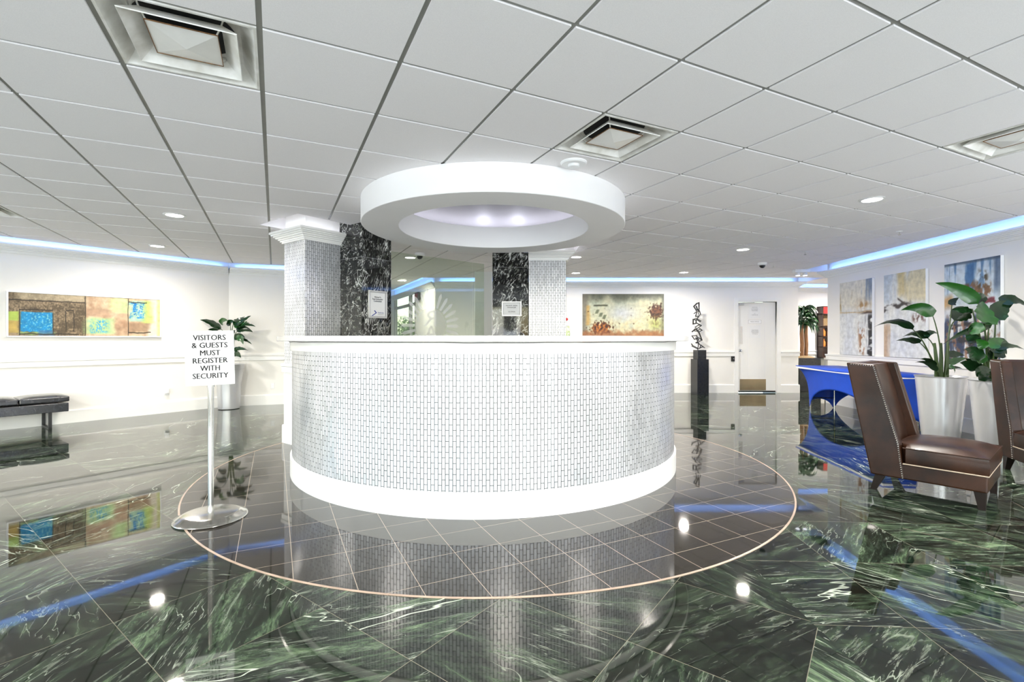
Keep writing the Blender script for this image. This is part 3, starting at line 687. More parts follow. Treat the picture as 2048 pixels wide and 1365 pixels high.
# ------------------------------------------------------------------ mosaic helper
def uv_quad(bm, pts, uvs, lay):
    f = bm.faces.new([bm.verts.new(p) for p in pts])
    for lp, u in zip(f.loops, uvs): lp[lay].uv = u
    return f
def keep(name, bm, m, parent, smooth=False, label=None):
    me = bpy.data.meshes.new(name); bm.to_mesh(me); bm.free(); me.materials.append(m)
    o = bpy.data.objects.new(name, me); COL.objects.link(o); o.parent = parent
    if smooth:
        for p in me.polygons: p.use_smooth = True
    if label: o['label'] = label
    return o
def pillar(name, pts, label):
    c = sum(pts, Vector((0,0)))/4; L_ = [p-c for p in pts]
    t = root(name, (c.x,c.y,0), 0, label, 'pillar')
    bm = bmesh.new(); lay = bm.loops.layers.uv.new('UVMap'); u = 0
    for a, b in zip(L_, L_[1:]+L_[:1]):
        w = (b-a).length; z0, z1 = .94, 2.37
        uv_quad(bm, [(a.x,a.y,z0),(b.x,b.y,z0),(b.x,b.y,z1),(a.x,a.y,z1)], [(u,z0),(u+w,z0),(u+w,z1),(u,z1)], lay); u += w
    keep('mosaic_shaft', bm, M_MOSAIC, t, label='shaft clad in small upright silver white mosaic tiles')
    def ringp(bm, prof, base):
        rows = [offs(base, d) for d, z in prof]; vs = [[bm.verts.new((p.x,p.y,z)) for p in rw] for rw, (d,z) in zip(rows, prof)]
        for A, B in zip(vs, vs[1:]):
            for i in range(4): bm.faces.new((A[i],A[(i+1)%4],B[(i+1)%4],B[i]))
        return bm
    obj('base_panel', ringp(bmesh.new(), [(.004,0),(.004,.94)], L_), M_TRIM, t)
    obj('base_board', ringp(bmesh.new(), [(.02,0),(.02,.2),(.014,.215),(.002,.215)], L_), M_TRIM, t)
    obj('chair_rail', ringp(bmesh.new(), [(.002,.84),(.022,.84),(.022,.90),(.03,.91),(.03,.94),(0,.942)], L_), M_TRIM, t)
    bm = ringp(bmesh.new(), [(q, z-.045) for q, z in [(0,2.400),(.020,2.400),(.020,2.416),(.034,2.416),(.036,2.430),(.052,2.436),(.052,2.447),(.070,2.453),(.074,2.466),(.090,2.472),(.090,2.482),(.108,2.487),(.110,2.500),(.124,2.504),(.124,2.528),(.0,2.528)]], L_)
    if c.x > 0: # the crown butts against the marble on its left
        bmesh.ops.bisect_plane(bm, geom=bm.verts[:]+bm.edges[:]+bm.faces[:], plane_co=(L_[0].x-.004,0,0), plane_no=(-1,0,0), clear_outer=True)
    obj('crown', bm, M_TRIM, t)
    obj('head', ringp(bmesh.new(), [(-.01,2.45),(-.01,ZU)], L_), M_TRIM, t)
    bm = ringp(bmesh.new(), [(.05,2.486),(.05,2.492),(.07,2.492),(.07,2.486)], L_); obj('light_strip', bm, M_LEDW, t)
    return t
pillar('mosaic_pillar', PIL1, 'square mosaic tiled pillar turned cornerwise at the left end of the desk')
pillar('mosaic_pillar', PIL2, 'square mosaic tiled pillar standing flat on, behind the right half of the desk')
def marble_pier(pts, label, joints):
    c = sum(pts, Vector((0,0)))/4; L_ = [p-c for p in pts]
    t = root('marble_pier', (c.x,c.y,0), 0, label, 'pillar')
    obj('marble_cladding', prism(bmesh.new(), L_, 0, ZU), M_BMARBLE, t)
    q = offs(L_, .0008)
    for z in joints: obj('tile_joint', prism(bmesh.new(), q, z-.0015, z+.0015), M_INKL, t)
    return t
NV = -CV; K0 = C1+CU*(CS+.002)
PA = K0+NV*.4257*.98; PB = PA+CU*.4255
MP1 = [PA, PB, PB+CV*.84, K0+CV*.42]
MP1 = [PA, PB, PB+CV*.43, PA+CV*.43]
marble_pier([p+CU*.0 for p in MP1], 'black veined marble pier beside the left mosaic pillar', (.55,1.24,2.18))
MP2 = [Vector((-.28,6.99)), Vector((.232,6.99)), Vector((.232,7.42)), Vector((-.28,7.42))]
marble_pier(MP2, 'black veined marble pier beside the right mosaic pillar', (.55,1.28,2.26))

# framed notices on the marble
def notice(name, pos, rz, w, h, label, lines, fr=.018, logo=False):
    t = root(name, pos, rz, label, 'framed notice')
    bm = bmesh.new()
    for x0,x1,z0,z1 in ((-w/2,w/2,h/2-fr,h/2),(-w/2,w/2,-h/2,-h/2+fr),(-w/2,-w/2+fr,-h/2+fr,h/2-fr),(w/2-fr,w/2,-h/2+fr,h/2-fr)): box(bm, x0,x1,-.018,0,z0,z1)
    obj('frame', bm, M_FRAMESIL, t, bevel=.002)
    bm = bmesh.new(); k = fr
    for x0,x1,z0,z1 in ((-w/2+k,w/2-k,h/2-k-.005,h/2-k),(-w/2+k,w/2-k,-h/2+k,-h/2+k+.005),(-w/2+k,-w/2+k+.005,-h/2+k,h/2-k),(w/2-k-.005,w/2-k,-h/2+k,h/2-k)): box(bm, x0,x1,-.012,-.002,z0,z1)
    obj('frame_inner_edge', bm, M_INKL, t)
    obj('paper', box(bmesh.new(), -w/2+fr,w/2-fr,-.006,-.001,-h/2+fr,h/2-fr), M_PAPER, t)
    for body, sz, z, wd in lines: text(body, sz, M_INK, t, (0,-.0072,z), (R(90),0,0), width=wd)
    if logo:
        bm = bmesh.new(); pr = [(-.085,-.135),(-.03,-.10),(-.055,-.075),(-.04,-.072),(-.012,-.10),(-.078,-.142)]
        a = [bm.verts.new((x,-.0072,z)) for x, z in pr]; bm.faces.new(a); obj('logo', bm, M_BLUEINK, t, label='blue bent arrow logo')
        text('FirstService', .022, M_BLUEINK, t, (.045,-.0072,-.098), (R(90),0,0), width=.085)
        text('RESIDENTIAL', .012, M_INKL, t, (.045,-.0072,-.118), (R(90),0,0), width=.085)
    return t
pc = PA+CU*(.4255*.52); fn = Vector((CU.y,-CU.x))
q = pc+fn*.001
notice('framed_notice', (q.x,q.y,EYE+(CY-609)/F*5.75), PH, .265, .325, 'tall silver framed welcome notice with a blue logo on the left black marble pier',
       [('Welcome To',.028,.085,.095),('Royal Ambassador',.028,.062,.150),('Condominium',.028,.038,.115)], logo=True)
notice('framed_notice', (-.005,6.988,EYE+(CY-618)/F*6.98), 0, .282, .212, 'small silver framed front desk manager notice on the right black marble pier',
       [('FRONT DESK',.026,.045,.165),('MANAGER',.026,.018,.125),('GLORIA',.024,-.042,.10)])
t = root('wall_intercom', (.135,6.989,1.28), 0, 'round chrome ringed intercom with a small plate on the right marble pier', 'intercom')
M = Matrix.Rotation(R(90),4,'X')
obj('ring', lathe(bmesh.new(), [(.025,0),(.042,0),(.042,.012),(.03,.016),(.025,.012)], 28, closed_profile=True, M=M), M_CHROME, t, smooth=True)
obj('button', lathe(bmesh.new(), [(0,0),(.022,0),(.022,.01),(0,.014)], 20, M=M), M_SMOKE, t, smooth=True)
obj('plate', box(bmesh.new(), -.025,.025,-.008,0,-.085,-.055), M_PAPER, t)
# etched glass screen between the piers
g0 = MP1[1]+CU*.0; g1 = Vector((-.40,6.97)); gd = (g1-g0).normalized(); ga = math.atan2(gd.y,gd.x); gl = (g1-g0).length
t = root('glass_screen', (g0.x,g0.y,0), ga, 'tall clear glass screen etched with a sunburst logo between the black marble piers', 'glass screen')
obj('glass_pane', box(bmesh.new(), .005, gl-.22, -.005, .005, .02, 2.30), M_GLASSG, t)
obj('glass_door', box(bmesh.new(), gl-.21, gl-.005, -.005, .005, .02, 2.30), M_GLASSG, t, label='narrow second pane beside the big pane')
# logo centre on the pane where it shows at (862, 655)
tt = (862-CX)/F; s = (g0.x-tt*g0.y)/(tt*gd.y-gd.x); lp = g0+gd*s; lz = EYE-(652-CY)/F*lp.y; k = lp.y/F
RI, RO = 36*k, 70*k
bm = bmesh.new(); n = 40; vs = [bm.verts.new((s+RI*math.cos(2*math.pi*i/n), -.0066, lz+RI*math.sin(2*math.pi*i/n))) for i in range(n)]; bm.faces.new(vs)
obj('etched_disc', bm, M_FROST, t, label='frosted grey disc of the logo')
for i in range(26):
    a = 2*math.pi*(i+.5)/26+R(90); rr = RO*(1.0 if i not in (0,25) else 1.06); w0, w1 = .05, .055
    bm = bmesh.new()
    pts = [(RI*1.06,a-w0*1.3),(rr*.9,a-w1),(rr,a),(rr*.9,a+w1),(RI*1.06,a+w0*1.3)]
    bm.faces.new([bm.verts.new((s+r_*math.cos(b_), -.0066, lz+r_*math.sin(b_))) for r_, b_ in pts])
    obj('etched_ray', bm, M_FROSTW, t)
text('R', .30*1.0, M_FROSTW, t, (s-.005,-.0075,lz+RI*.36), (R(90),0,0), name='monogram', mirror=True, width=RI*.8)
text('A', .26, M_FROSTW, t, (s-.005,-.0075,lz-RI*.42), (R(90),0,0), name='monogram', mirror=True, width=RI*.9)
# white partition panel seen right of the glass
t = root('partition_panel', (-.45,7.9,0), 0, 'plain white upright panel just left of the right black marble pier', 'panel')
obj('panel', box(bmesh.new(), -.155,.13,-.02,.02,0,EYE+(CY-544)/F*7.9), M_PLASTIC, t, bevel=.004)

# ------------------------------------------------------------------ reception desk
DC = Vector((-.2695,5.229)); RD = 1.926; A0, A1 = R(179), R(385); ND = 150
t = root('reception_desk', (DC.x,DC.y,0), 0, 'curved white reception desk faced with upright silver mosaic tiles', 'reception desk')
obj('base', lathe(bmesh.new(), [(RD-.3,0),(RD,0),(RD,.172),(RD-.008,.18),(RD-.3,.18)], ND, a0=A0, a1=A1, closed_profile=True), M_TRIM, t, smooth=True, label='plain white curved kick board')
bm = bmesh.new(); lay = bm.loops.layers.uv.new('UVMap'); rt = RD-.016
for i in range(ND):
    a, b = A0+(A1-A0)*i/ND, A0+(A1-A0)*(i+1)/ND; z0, z1 = .175, 1.13
    uv_quad(bm, [(rt*math.cos(a),rt*math.sin(a),z0),(rt*math.cos(b),rt*math.sin(b),z0),(rt*math.cos(b),rt*math.sin(b),z1),(rt*math.cos(a),rt*math.sin(a),z1)],
            [(a*rt,z0),(b*rt,z0),(b*rt,z1),(a*rt,z1)], lay)
bmesh.ops.remove_doubles(bm, verts=bm.verts, dist=1e-6)
keep('mosaic_front', bm, M_MOSAIC, t, smooth=True, label='curved front of small upright silver white mosaic tiles')
obj('inner_wall', lathe(bmesh.new(), [(RD-.3,.18),(RD-.3,1.205),(RD-.02,1.205),(RD-.02,.18)], ND, a0=A0, a1=A1), M_TRIM, t, smooth=True)
obj('fascia', lathe(bmesh.new(), [(RD-.04,1.128),(RD,1.128),(RD,1.208),(RD-.04,1.208)], ND, a0=A0, a1=A1, closed_profile=True), M_TRIM, t, smooth=True, label='smooth white board under the counter')
bm = bmesh.new(); pts = []
for i in range(400):
    a = A0+(A1-A0)*i/399; w = noise.noise(Vector((i*.045,1.3,0)))
    pts.append(((RD+.004)*math.cos(a), (RD+.004)*math.sin(a), 1.206-.010*max(0,w+.15)))
tube(bm, pts, .0028, 6); obj('caulk_line', bm, M_CAULK, t, label='wavy grey caulk line under the counter')
ct = root('countertop', (DC.x,DC.y,1.21), 0, 'thin pale quartz counter slab running around the top of the reception desk', 'countertop')
obj('slab', lathe(bmesh.new(), [(RD-.42,0),(RD+.106,0),(RD+.11,.004),(RD+.11,.038),(RD+.106,.042),(RD-.42,.042)], ND, a0=A0+R(2), a1=A1, closed_profile=True), M_QUARTZ, ct, smooth=True)

# ------------------------------------------------------------------ sign on a stand
t = root('sign_stand', (-2.07,3.345,0), R(25), 'brushed steel stand holding a white visitors and guests sign, left of the desk', 'sign stand')
obj('base', lathe(bmesh.new(), [(0,0),(.222,0),(.226,.006),(.222,.014),(.200,.020),(.182,.034),(.16,.040),(0,.043)], 72), M_STEEL, t, smooth=True, angle=50)
obj('pole', lathe(bmesh.new(), [(0,.04),(.0185,.04),(.0185,.93),(0,.93)], 28), M_STEEL, t, smooth=True)
obj('collar', lathe(bmesh.new(), [(.018,.9),(.023,.9),(.023,.925),(.018,.925)], 28), M_STEEL, t, smooth=True)
Mr = Matrix.Translation((0,0,1.10))@Matrix.Rotation(R(-1.3),4,'Y')
bo = obj('sign_board', box(bmesh.new(), -.143,.143,-.035,-.021,-.185,.185), M_BOARD, t, bevel=.003); bo.matrix_local = Mr
bm = bmesh.new()
for x0,x1,z0,z1 in ((-.143,.143,.171,.185),(-.143,.143,-.185,-.171),(-.143,-.129,-.171,.171),(.129,.143,-.171,.171)): box(bm, x0,x1,-.0395,-.0349,z0,z1)
fb = obj('board_rim', bm, M_BOARD, bo, bevel=.0015)
for body, z, wd in (('VISITORS',.137,.190),('& GUESTS',.085,.208),('MUST',.033,.117),('REGISTER',-.019,.203),('WITH',-.071,.114),('SECURITY',-.123,.208)):
    text(body, .052, M_INK, bo, (0,-.0357,z), (R(90),0,0), width=wd, depth=.0005, bold=.0011)

# ------------------------------------------------------------------ paintings
def sstep(a, b, x):
    t_ = min(1, max(0, (x-a)/(b-a))); return t_*t_*(3-2*t_)
def nz(x, y, s, o=0): return noise.fractal(Vector((x*s+o*7.3, y*s-o*3.1, o)), 1.0, 2.0, 5)
def mixc(a, b, t_): t_ = min(1,max(0,t_)); return tuple(a[i]*(1-t_)+b[i]*t_ for i in range(3))
def canvas(bm_w, bm_h, nx, ny, fn):
    me = bpy.data.meshes.new('canvas'); vs = []; cols = []
    for j in range(ny+1):
        for i in range(nx+1):
            vs.append(((i/nx-.5)*bm_w, 0, (j/ny-.5)*bm_h)); cols.append(fn(i/nx, j/ny))
    fs = [(j*(nx+1)+i, j*(nx+1)+i+1, (j+1)*(nx+1)+i+1, (j+1)*(nx+1)+i) for j in range(ny) for i in range(nx)]
    me.from_pydata(vs, [], fs); at = me.color_attributes.new('Col', 'FLOAT_COLOR', 'POINT')
    for k_, c in enumerate(cols): at.data[k_].color = srgb(tuple(min(255,max(0,x)) for x in c))
    me.materials.append(M_CANVAS); return me
def painting(name, pos, rz, w, h, fn, label, nx=170, ny=90, depth=.04, frame=None):
    t = root(name, pos, rz, label, 'painting')
    fr = .018 if frame else 0
    me = canvas(w-2*fr, h-2*fr, nx, ny, fn); o = bpy.data.objects.new('canvas', me); COL.objects.link(o); o.parent = t; o.location = (0,-depth,0)
    obj('stretcher', box(bmesh.new(), -w/2+fr,w/2-fr,-depth+.0008,-.001,-h/2+fr,h/2-fr), frame or M_BOARD, t)
    if frame:
        bm = bmesh.new()
        for x0,x1,z0,z1 in ((-w/2,w/2,h/2-fr,h/2),(-w/2,w/2,-h/2,-h/2+fr),(-w/2,-w/2+fr,-h/2+fr,h/2-fr),(w/2-fr,w/2,-h/2+fr,h/2-fr)): box(bm, x0,x1,-depth-.012,-.001,z0,z1)
        obj('frame', bm, frame, t, bevel=.002)
    return t
def inbox(x, y, x0, x1, y0, y1, e=.01, d=0):
    return sstep(x0-e,x0+e,x+d)*(1-sstep(x1-e,x1+e,x+d))*sstep(y0-e,y0+e,y+d)*(1-sstep(y1-e,y1+e,y+d))
def art_left(x, y):     # x, y in 0..1, y up
    n1 = nz(x*4,y,2.5,1); n2 = nz(x*4,y,9,2); n3 = nz(x*4,y,24,3); d = n1*.012
    c = mixc((168,146,116),(92,78,58), .45+n1*1.2+n3*.8)
    if x > .465: c = mixc((214,190,158),(166,128,98), .25+n1*.8+n2*.3)
    c = mixc(c, (205,190,160), inbox(x,y,.05,.46,.84,1.1,.03,d)*.6)
    if x > .76: c = mixc(c, (240,232,212), sstep(.88,.95,x+n1*.03)*.85*(1-sstep(.97,1,x)))
    c = mixc(c, (178,200,90), inbox(x,y,-.1,.058,.34,.56,.015,d)); c = mixc(c, (196,168,90), inbox(x,y,-.1,.058,.06,.34,.02,d))
    c = mixc(c, (150,185,110), inbox(x,y,.060,.275,.03,.10,.02,d*2)*.8)
    b = inbox(x,y,.068,.255,.10+.03*n2,.56,.008,d); c = mixc(c, mixc((10,140,200),(120,200,215), sstep(.15,.6,n3+(x-.12)*1.5)), b)
    c = mixc(c, (60,120,170), inbox(x,y,.17,.26,.0,.13,.01,d)*.8)
    g = inbox(x,y,.47,.655,.05,.46,.03,d*2); c = mixc(c, (178,215,150), g*.85)
    c = mixc(c, (70,165,205), inbox(x,y,.50,.61,.08,.42,.03,n2*.02)*sstep(-.1,.25,n3+n2*.6))
    c = mixc(c, (185,150,122), inbox(x,y,.475,.64,.50,.68,.02,d)*.8)
    c = mixc(c, (190,226,150), inbox(x,y,.64,.755,.60,.98,.04,d*2)*.85)
    c = mixc(c, (186,150,122), inbox(x,y,.67,.75,.02,.58,.03,d*2)*.5)
    c = mixc(c, (165,215,190), inbox(x,y,.765,.90,.40,.93,.02,d*2)*.8); c = mixc(c, (195,222,110), inbox(x,y,.87,.94,.35,.95,.03,d*2)*.8)
    c = mixc(c, (20,125,195), inbox(x,y,.785,.875,.48,.92,.02,n2*.03)*sstep(-.15,.2,n3+n2*.5))
    c = mixc(c, (165,135,108), inbox(x,y,.765,.92,.12,.36,.02,d*2)*.8); c = mixc(c,(215,225,150), sstep(.965,.985,x)*.7)
    for xx, y0, y1 in ((.062,0,.62),(.257,.05,.55),(.46,0,1),(.757,0,1),(.335,.1,.60),(.385,.1,.60)):
        c = mixc(c, (45,38,30), (1-sstep(.0012,.0045,abs(x-xx-n1*.004)))*(y0<y<y1)*.9)
    for yy, x0, x1 in ((.83,0,.46),(.04,.06,.42),(.61,.062,.255),(.62,.335,.385),(.09,.76,.93),(.90,.76,.9)):
        c = mixc(c, (45,38,30), (1-sstep(.006,.022,abs(y-yy-n1*.02)))*(x0<x<x1)*.85)
    return c
def on_left(u):   # point on the left wall under photo column u
    tt = (u-CX)/F; s = (tt*LW0.y-LW0.x)/(LD.x-tt*LD.y); return LW0+LD*s
pa, pb = on_left(12), on_left(321); c = (pa+pb)/2
painting('framed_painting', (c.x+LN.x*.002,c.y+LN.y*.002,1.570), PH, (pb-pa).length, .63, art_left,
         'long abstract painting with turquoise and lime patches in a white frame on the left wall', 300, 84, .03, M_BOARD)
bpy.context.view_layer.update()
def art_back(x, y):
    n1 = nz(x*2,y,2.2,11); n2 = nz(x*2,y,7,12); n3 = nz(x*2,y,18,13)
    c = mixc((205,200,165),(182,190,170), .5+n1)
    c = mixc(c, (196,200,206), math.exp(-((x-.5)**2/.03+(y-.62)**2/.02))*.9)
    c = mixc(c, (228,205,150), math.exp(-((x-.6)**2/.12+(y-.4)**2/.02))*.6*(.6+n2))
    top = sstep(.80,1.0,y+n1*.10); c = mixc(c, (92,94,78), top)
    c = mixc(c, (110,104,92), (1-sstep(.03,.10,x+n1*.02))*.85); c = mixc(c, (110,112,98), sstep(.955,.99,x+n1*.01)*.85)
    c = mixc(c, (190,150,80), inbox(x,y,.05,.09,.40,.78,.02,n1*.02)*.8)
    c = mixc(c, (60,62,45), inbox(x,y,.14,.31,.765,.795,.012,n1*.01)*.9)
    for a, b in ((.18,.66),(.225,.60),(.27,.56)): c = mixc(c, (105,112,88), inbox(x+(y-b)*-.25,y,a-.018,a+.018,b-.04,b+.04,.008))
    bush = math.exp(-((x-.90)**2/.008+(y-.66)**2/.022)); c = mixc(c, mixc((120,70,45),(55,30,20), .5+n3*1.5), sstep(.25,.6,bush+n3*.45))
    bush = math.exp(-((x-.23)**2/.02+(y-.34)**2/.018)); c = mixc(c, mixc((200,120,40),(60,25,10), .5+n3*1.6), sstep(.3,.6,bush+n3*.5))
    c = mixc(c, mixc((170,175,90),(120,110,60), .5+n3*2), math.exp(-((x-.9)**2/.008+(y-.42)**2/.02))*.8)
    c = mixc(c, (150,90,50), (1-sstep(.22,.34,y+n2*.08))*.8)
    return c
x0, x1 = (1165-CX)/F*11.04, (1328-CX)/F*11.04
painting('landscape_painting', ((x0+x1)/2, YB-.002, 1.66), 0, x1-x0, 1.18, art_back, 'hazy tan landscape painting with autumn bushes on the back wall behind the desk', 160, 90, .035)
def art_r(k):
    def f(x, y):
        n1 = nz(x,y,2.2,20+k); n2 = noise.fractal(Vector((x*11+k,y*2.2,k)),1,2,4); n3 = nz(x,y,14,30+k); n4 = noise.fractal(Vector((x*3,y*12,k+5)),1,2,4)
        c = mixc((226,226,220),(208,212,216), .5+n1)
        if k == 0:
            c = mixc(c,(224,214,190), sstep(.55,.7,y)*.6); c = mixc(c,(150,125,70), sstep(.15,.6,n2)*inbox(x,y,-.1,.55,.60,.84,.08)*.8)
            c = mixc(c,(100,120,150), sstep(.72,.95,x+n2*.2)*sstep(.62,.8,y)*.8); c = mixc(c,(160,125,80), math.exp(-((x-.72)**2/.03+(y-.66)**2/.004))*(.5+n3)*1.4)
            c = mixc(c,(70,50,40), sstep(.45,.9,x+n1*.2)*(1-sstep(.008,.03,abs(y-.565-.01*n1)))); c = mixc(c,(185,160,120),(1-sstep(.004,.012,abs(y-.575-.02*n1)))*.8)
            c = mixc(c,(25,25,32), sstep(.80,.9,x+n2*.12)*(1-sstep(.50,.56,y))*sstep(-.1,.3,n4+.2)); c = mixc(c,(150,105,70), inbox(x,y,.6,.76,.0,.42,.05,n1*.05)*sstep(-.1,.4,n3+n2))
        if k == 1:
            c = mixc(c,(216,200,150), sstep(.5,.7,x+n2*.3)*sstep(.58,.7,y)*.7); c = mixc(c,(205,180,110), inbox(x,y,.35,.55,.72,1.1,.06,n1*.05)*.7)
            c = mixc(c,(175,190,205), (1-sstep(.1,.35,x+n2*.1))*sstep(.6,.7,y)*.7)
            c = mixc(c,(48,42,42), (1-sstep(.01,.035,abs(y-.60+.06*n1+(x-.3)*-.08)))*(1-sstep(.55,.75,x))*sstep(-.35,.1,n4)); c = mixc(c,(60,50,45), (1-sstep(.004,.02,abs(y-.66-(x-.45)*-.4)))*inbox(x,y,.35,.65,.6,.72,.02))
            c = mixc(c,(105,75,65), inbox(x,y,.7,1.0,.40,.50,.03,n1*.05)*sstep(-.2,.3,n3)); c = mixc(c,(180,145,110), (1-sstep(.05,.2,x+n2*.08))*(1-sstep(.35,.45,y))*.8)
        if k == 2:
            c = mixc(c,(196,214,228), sstep(.5,.6,y)*.7); c = mixc(c,(90,130,170), sstep(.1,.5,n2+n1*.6)*sstep(.62,.8,y)*.9); c = mixc(c,(40,95,150), inbox(x,y,.42,.58,.72,.98,.03,n2*.05)*.85)
            c = mixc(c,(90,110,135), sstep(.86,.93,x+n2*.05)*sstep(.6,.75,y)*.8); c = mixc(c,(60,75,90), sstep(.965,.985,y)*.7)
            c = mixc(c,(120,85,55), inbox(x,y,.42,.85,.62,.78,.03,n1*.08)*sstep(-.3,.1,n3+n1)); c = mixc(c,(95,60,35), inbox(x,y,.36,.47,.64,.76,.02,n1*.03)); c = mixc(c,(70,60,40), inbox(x,y,.62,.80,.72,.88,.03,n1*.04)*sstep(-.2,.2,n3))
            c = mixc(c,(185,150,105), inbox(x,y,-.1,.17,.55,.68,.04,n1*.04)); c = mixc(c,(110,30,50), inbox(x,y,.70,.92,.555,.62,.01,n3*.02))
            dark = 1-sstep(.40,.52,y+n1*.1); c = mixc(c,(45,60,90), dark*sstep(-.05,.25,n2)); c = mixc(c,(30,30,40), dark*sstep(.1,.4,n4)); c = mixc(c,(150,105,75), dark*sstep(.15,.4,n3)*.8)
        return c
    return f
ra = math.atan2(-1, -.031)  # canvas faces the room: local -Y -> wall normal
for k, (u0, u1) in enumerate(((1685,1750),(1774,1858),(1896,2009))):
    ys = [5.78/((u-CX)/F-.031) for u in (u0,u1)]; yc = sum(ys)/2
    painting('abstract_canvas', (xr(yc)-.003, yc, 1.595), R(-90)-.031, ys[0]-ys[1], 1.30, art_r(k),
             ['tall pale abstract canvas with a dark lower corner, farthest along the right wall','tall cream abstract canvas with a dark horizon line, middle one on the right wall','tall blue and brown abstract canvas behind the leafy plants, nearest on the right wall'][k], 70, 110, .045)

# ------------------------------------------------------------------ door
bm = bmesh.new(); box(bm, DX0+.004,DX1-.004,YB+.035,YB+.075,.025,DZ-.012)
dr = struct('door_1', bm, M_TRIM)
bm = bmesh.new()
for x in (DX0+.245, DX0+.63): box(bm, x-.004,x+.004,YB+.032,YB+.036,.25,1.95)
obj('panel_bead', bm, M_PLASTER, dr)
bm = bmesh.new()
for a,b,z0,z1 in ((DX0-.09,DX0,0,DZ+.09),(DX1,DX1+.09,0,DZ+.09),(DX0,DX1,DZ,DZ+.09)): box(bm, a,b,YB-.022,YB+.118,z0,z1)
struct('trim_13', bm, M_TRIM, bevel=.003)
obj('kick_plate', box(bmesh.new(), DX0+.055,DX0+.65,YB+.030,YB+.036,.055,.31), M_BRONZE, dr, label='bronze kick plate')
obj('door_sweep', box(bmesh.new(), DX0+.01,DX1-.01,YB+.028,YB+.036,.012,.045), M_BMETAL, dr, label='black door sweep')  # dark strip put in for the shaded gap below the door
obj('push_plate', box(bmesh.new(), DX0+.02,DX0+.115,YB+.029,YB+.036,1.11,1.515), M_CHROME, dr, label='polished push plate')
bm = lathe(bmesh.new(), [(0,0),(.033,0),(.033,.006),(.012,.010),(.012,.03),(.027,.038),(.03,.052),(.02,.064),(0,.066)], 24, M=Matrix.Translation((DX0+.065,YB+.035,.965))@Matrix.Rotation(R(90),4,'X'))
obj('door_knob', bm, M_CHROME, dr, smooth=True)
bm = bmesh.new(); box(bm, DX0+.01,DX0+.13,YB-.012,YB+.034,2.0,2.05); tube(bm, [(DX0+.1,YB+.0,2.055),(DX0+.36,YB-.03,2.055)], .008, 6); obj('door_closer', bm, M_ALU, dr)
def paper(x0,x1,z0,z1, label, lines, name='notice', m=M_PAPER, border=False):
    t = root(name, ((x0+x1)/2, YB+.035, (z0+z1)/2), 0, label, 'notice'); w, h = (x1-x0)/2, (z1-z0)/2
    obj('sheet', box(bmesh.new(), -w,w,-.003,-.0005,-h,h), m, t)
    if border:
        bm = bmesh.new(); b = .008
        for a in ((-w,w,h-b,h),(-w,w,-h,-h+b),(-w,-w+b,-h,h),(w-b,w,-h,h)): box(bm, a[0],a[1],-.0065,-.003,a[2],a[3])
        obj('rim', bm, M_FRAMESIL, t)
    for body, sz, z, wd in lines: text(body, sz, M_INKL, t, (0,-.0036,z), (R(90),0,0), width=wd)
zz = lambda v: EYE-(v-CY)/F*11.1
px = lambda u: (u-CX)/F*11.1
paper(px(1499),px(1521),zz(637),zz(609), 'white paper notice taped near the top of the white door', [('NOTICE',.03,.09,.12),('AUTHORIZED',.03,.05,.15),('PERSONNEL',.03,.015,.14),('IN',.022,-.05,.02),('OFFICE',.03,-.085,.14)])
paper(px(1497),px(1523),zz(648),zz(640), 'small silver rimmed name plaque in the middle of the white door', [('MAIN OFFICE',.035,0,.2)], 'door_plaque', M_BOARD, True)
paper(px(1500),px(1521),zz(676),zz(651), 'white paper notice below the plaque on the white door', [('PLEASE KNOCK',.03,.03,.15),('BEFORE ENTERING',.03,0,.16),('OFFICE HOURS',.03,-.03,.15),('9 TO 5',.03,-.06,.11)])
t = root('card_reader', (px(1464.5),YB,zz(718)), 0, 'small black card reader beside the white door', 'card reader')
obj('body', box(bmesh.new(), -.04,.04,-.025,0,-.06,.06), M_BMETAL, t, bevel=.004); obj('led', box(bmesh.new(), .005,.018,-.027,-.024,-.004,.01), M_CHROME, t)
# outlets
def outlet(pos, rz, label, plug=False):
    t = root('wall_outlet', pos, rz, label, 'outlet', 'white wall outlets'); obj('plate', box(bmesh.new(), -.035,.035,-.006,0,-.057,.057), M_PLASTIC, t, bevel=.002)
    bm = bmesh.new()
    for z in (-.02,.02): box(bm, -.015,.015,-.0075,-.005,z-.013,z+.013)
    obj('socket', bm, M_BOARD, t)
    if plug: obj('plug_in_freshener', box(bmesh.new(), -.028,.028,-.055,-.007,-.03,.055), M_PLASTIC, t, bevel=.012)
p = on_left(333); outlet((p.x,p.y,EYE-(784-CY)/F*p.y), PH, 'white outlet with a plug-in device on the left wall, left of the sign', True)
s = 0.72; p = CORN+WD*s; outlet((p.x,p.y,EYE-(772-CY)/F*p.y), R(20), 'white outlet low on the wall between the silver planter and the mosaic pillar')
# red emergency marker and small green picture right of the far pillar
t = root('fire_alarm', (px(1133),YB-.001,zz(639)), 0, 'small red alarm marker on the back wall just right of the right mosaic pillar', 'alarm')
obj('plate', box(bmesh.new(), -.04,.04,-.012,0,-.05,.07), M_BOARD, t); obj('red_marker', lathe(bmesh.new(), [(0,0),(.034,0),(.03,.014),(0,.018)], 20, M=Matrix.Translation((0,-.012,0))@Matrix.Rotation(R(90),4,'X')), M_RED, t)
def art_g(x, y): n1 = nz(x,y,5,50); n3 = nz(x,y,16,51); return mixc((238,242,225),(150,180,90), sstep(-.15,.45,n1+n3*.6+(.5-y)*.9))
painting('framed_print', (px(1135.5),YB-.001,zz(664)), 0, .13, .30, art_g, 'small green leafy print in a white frame right of the right mosaic pillar', 20, 40, .02, M_BOARD)

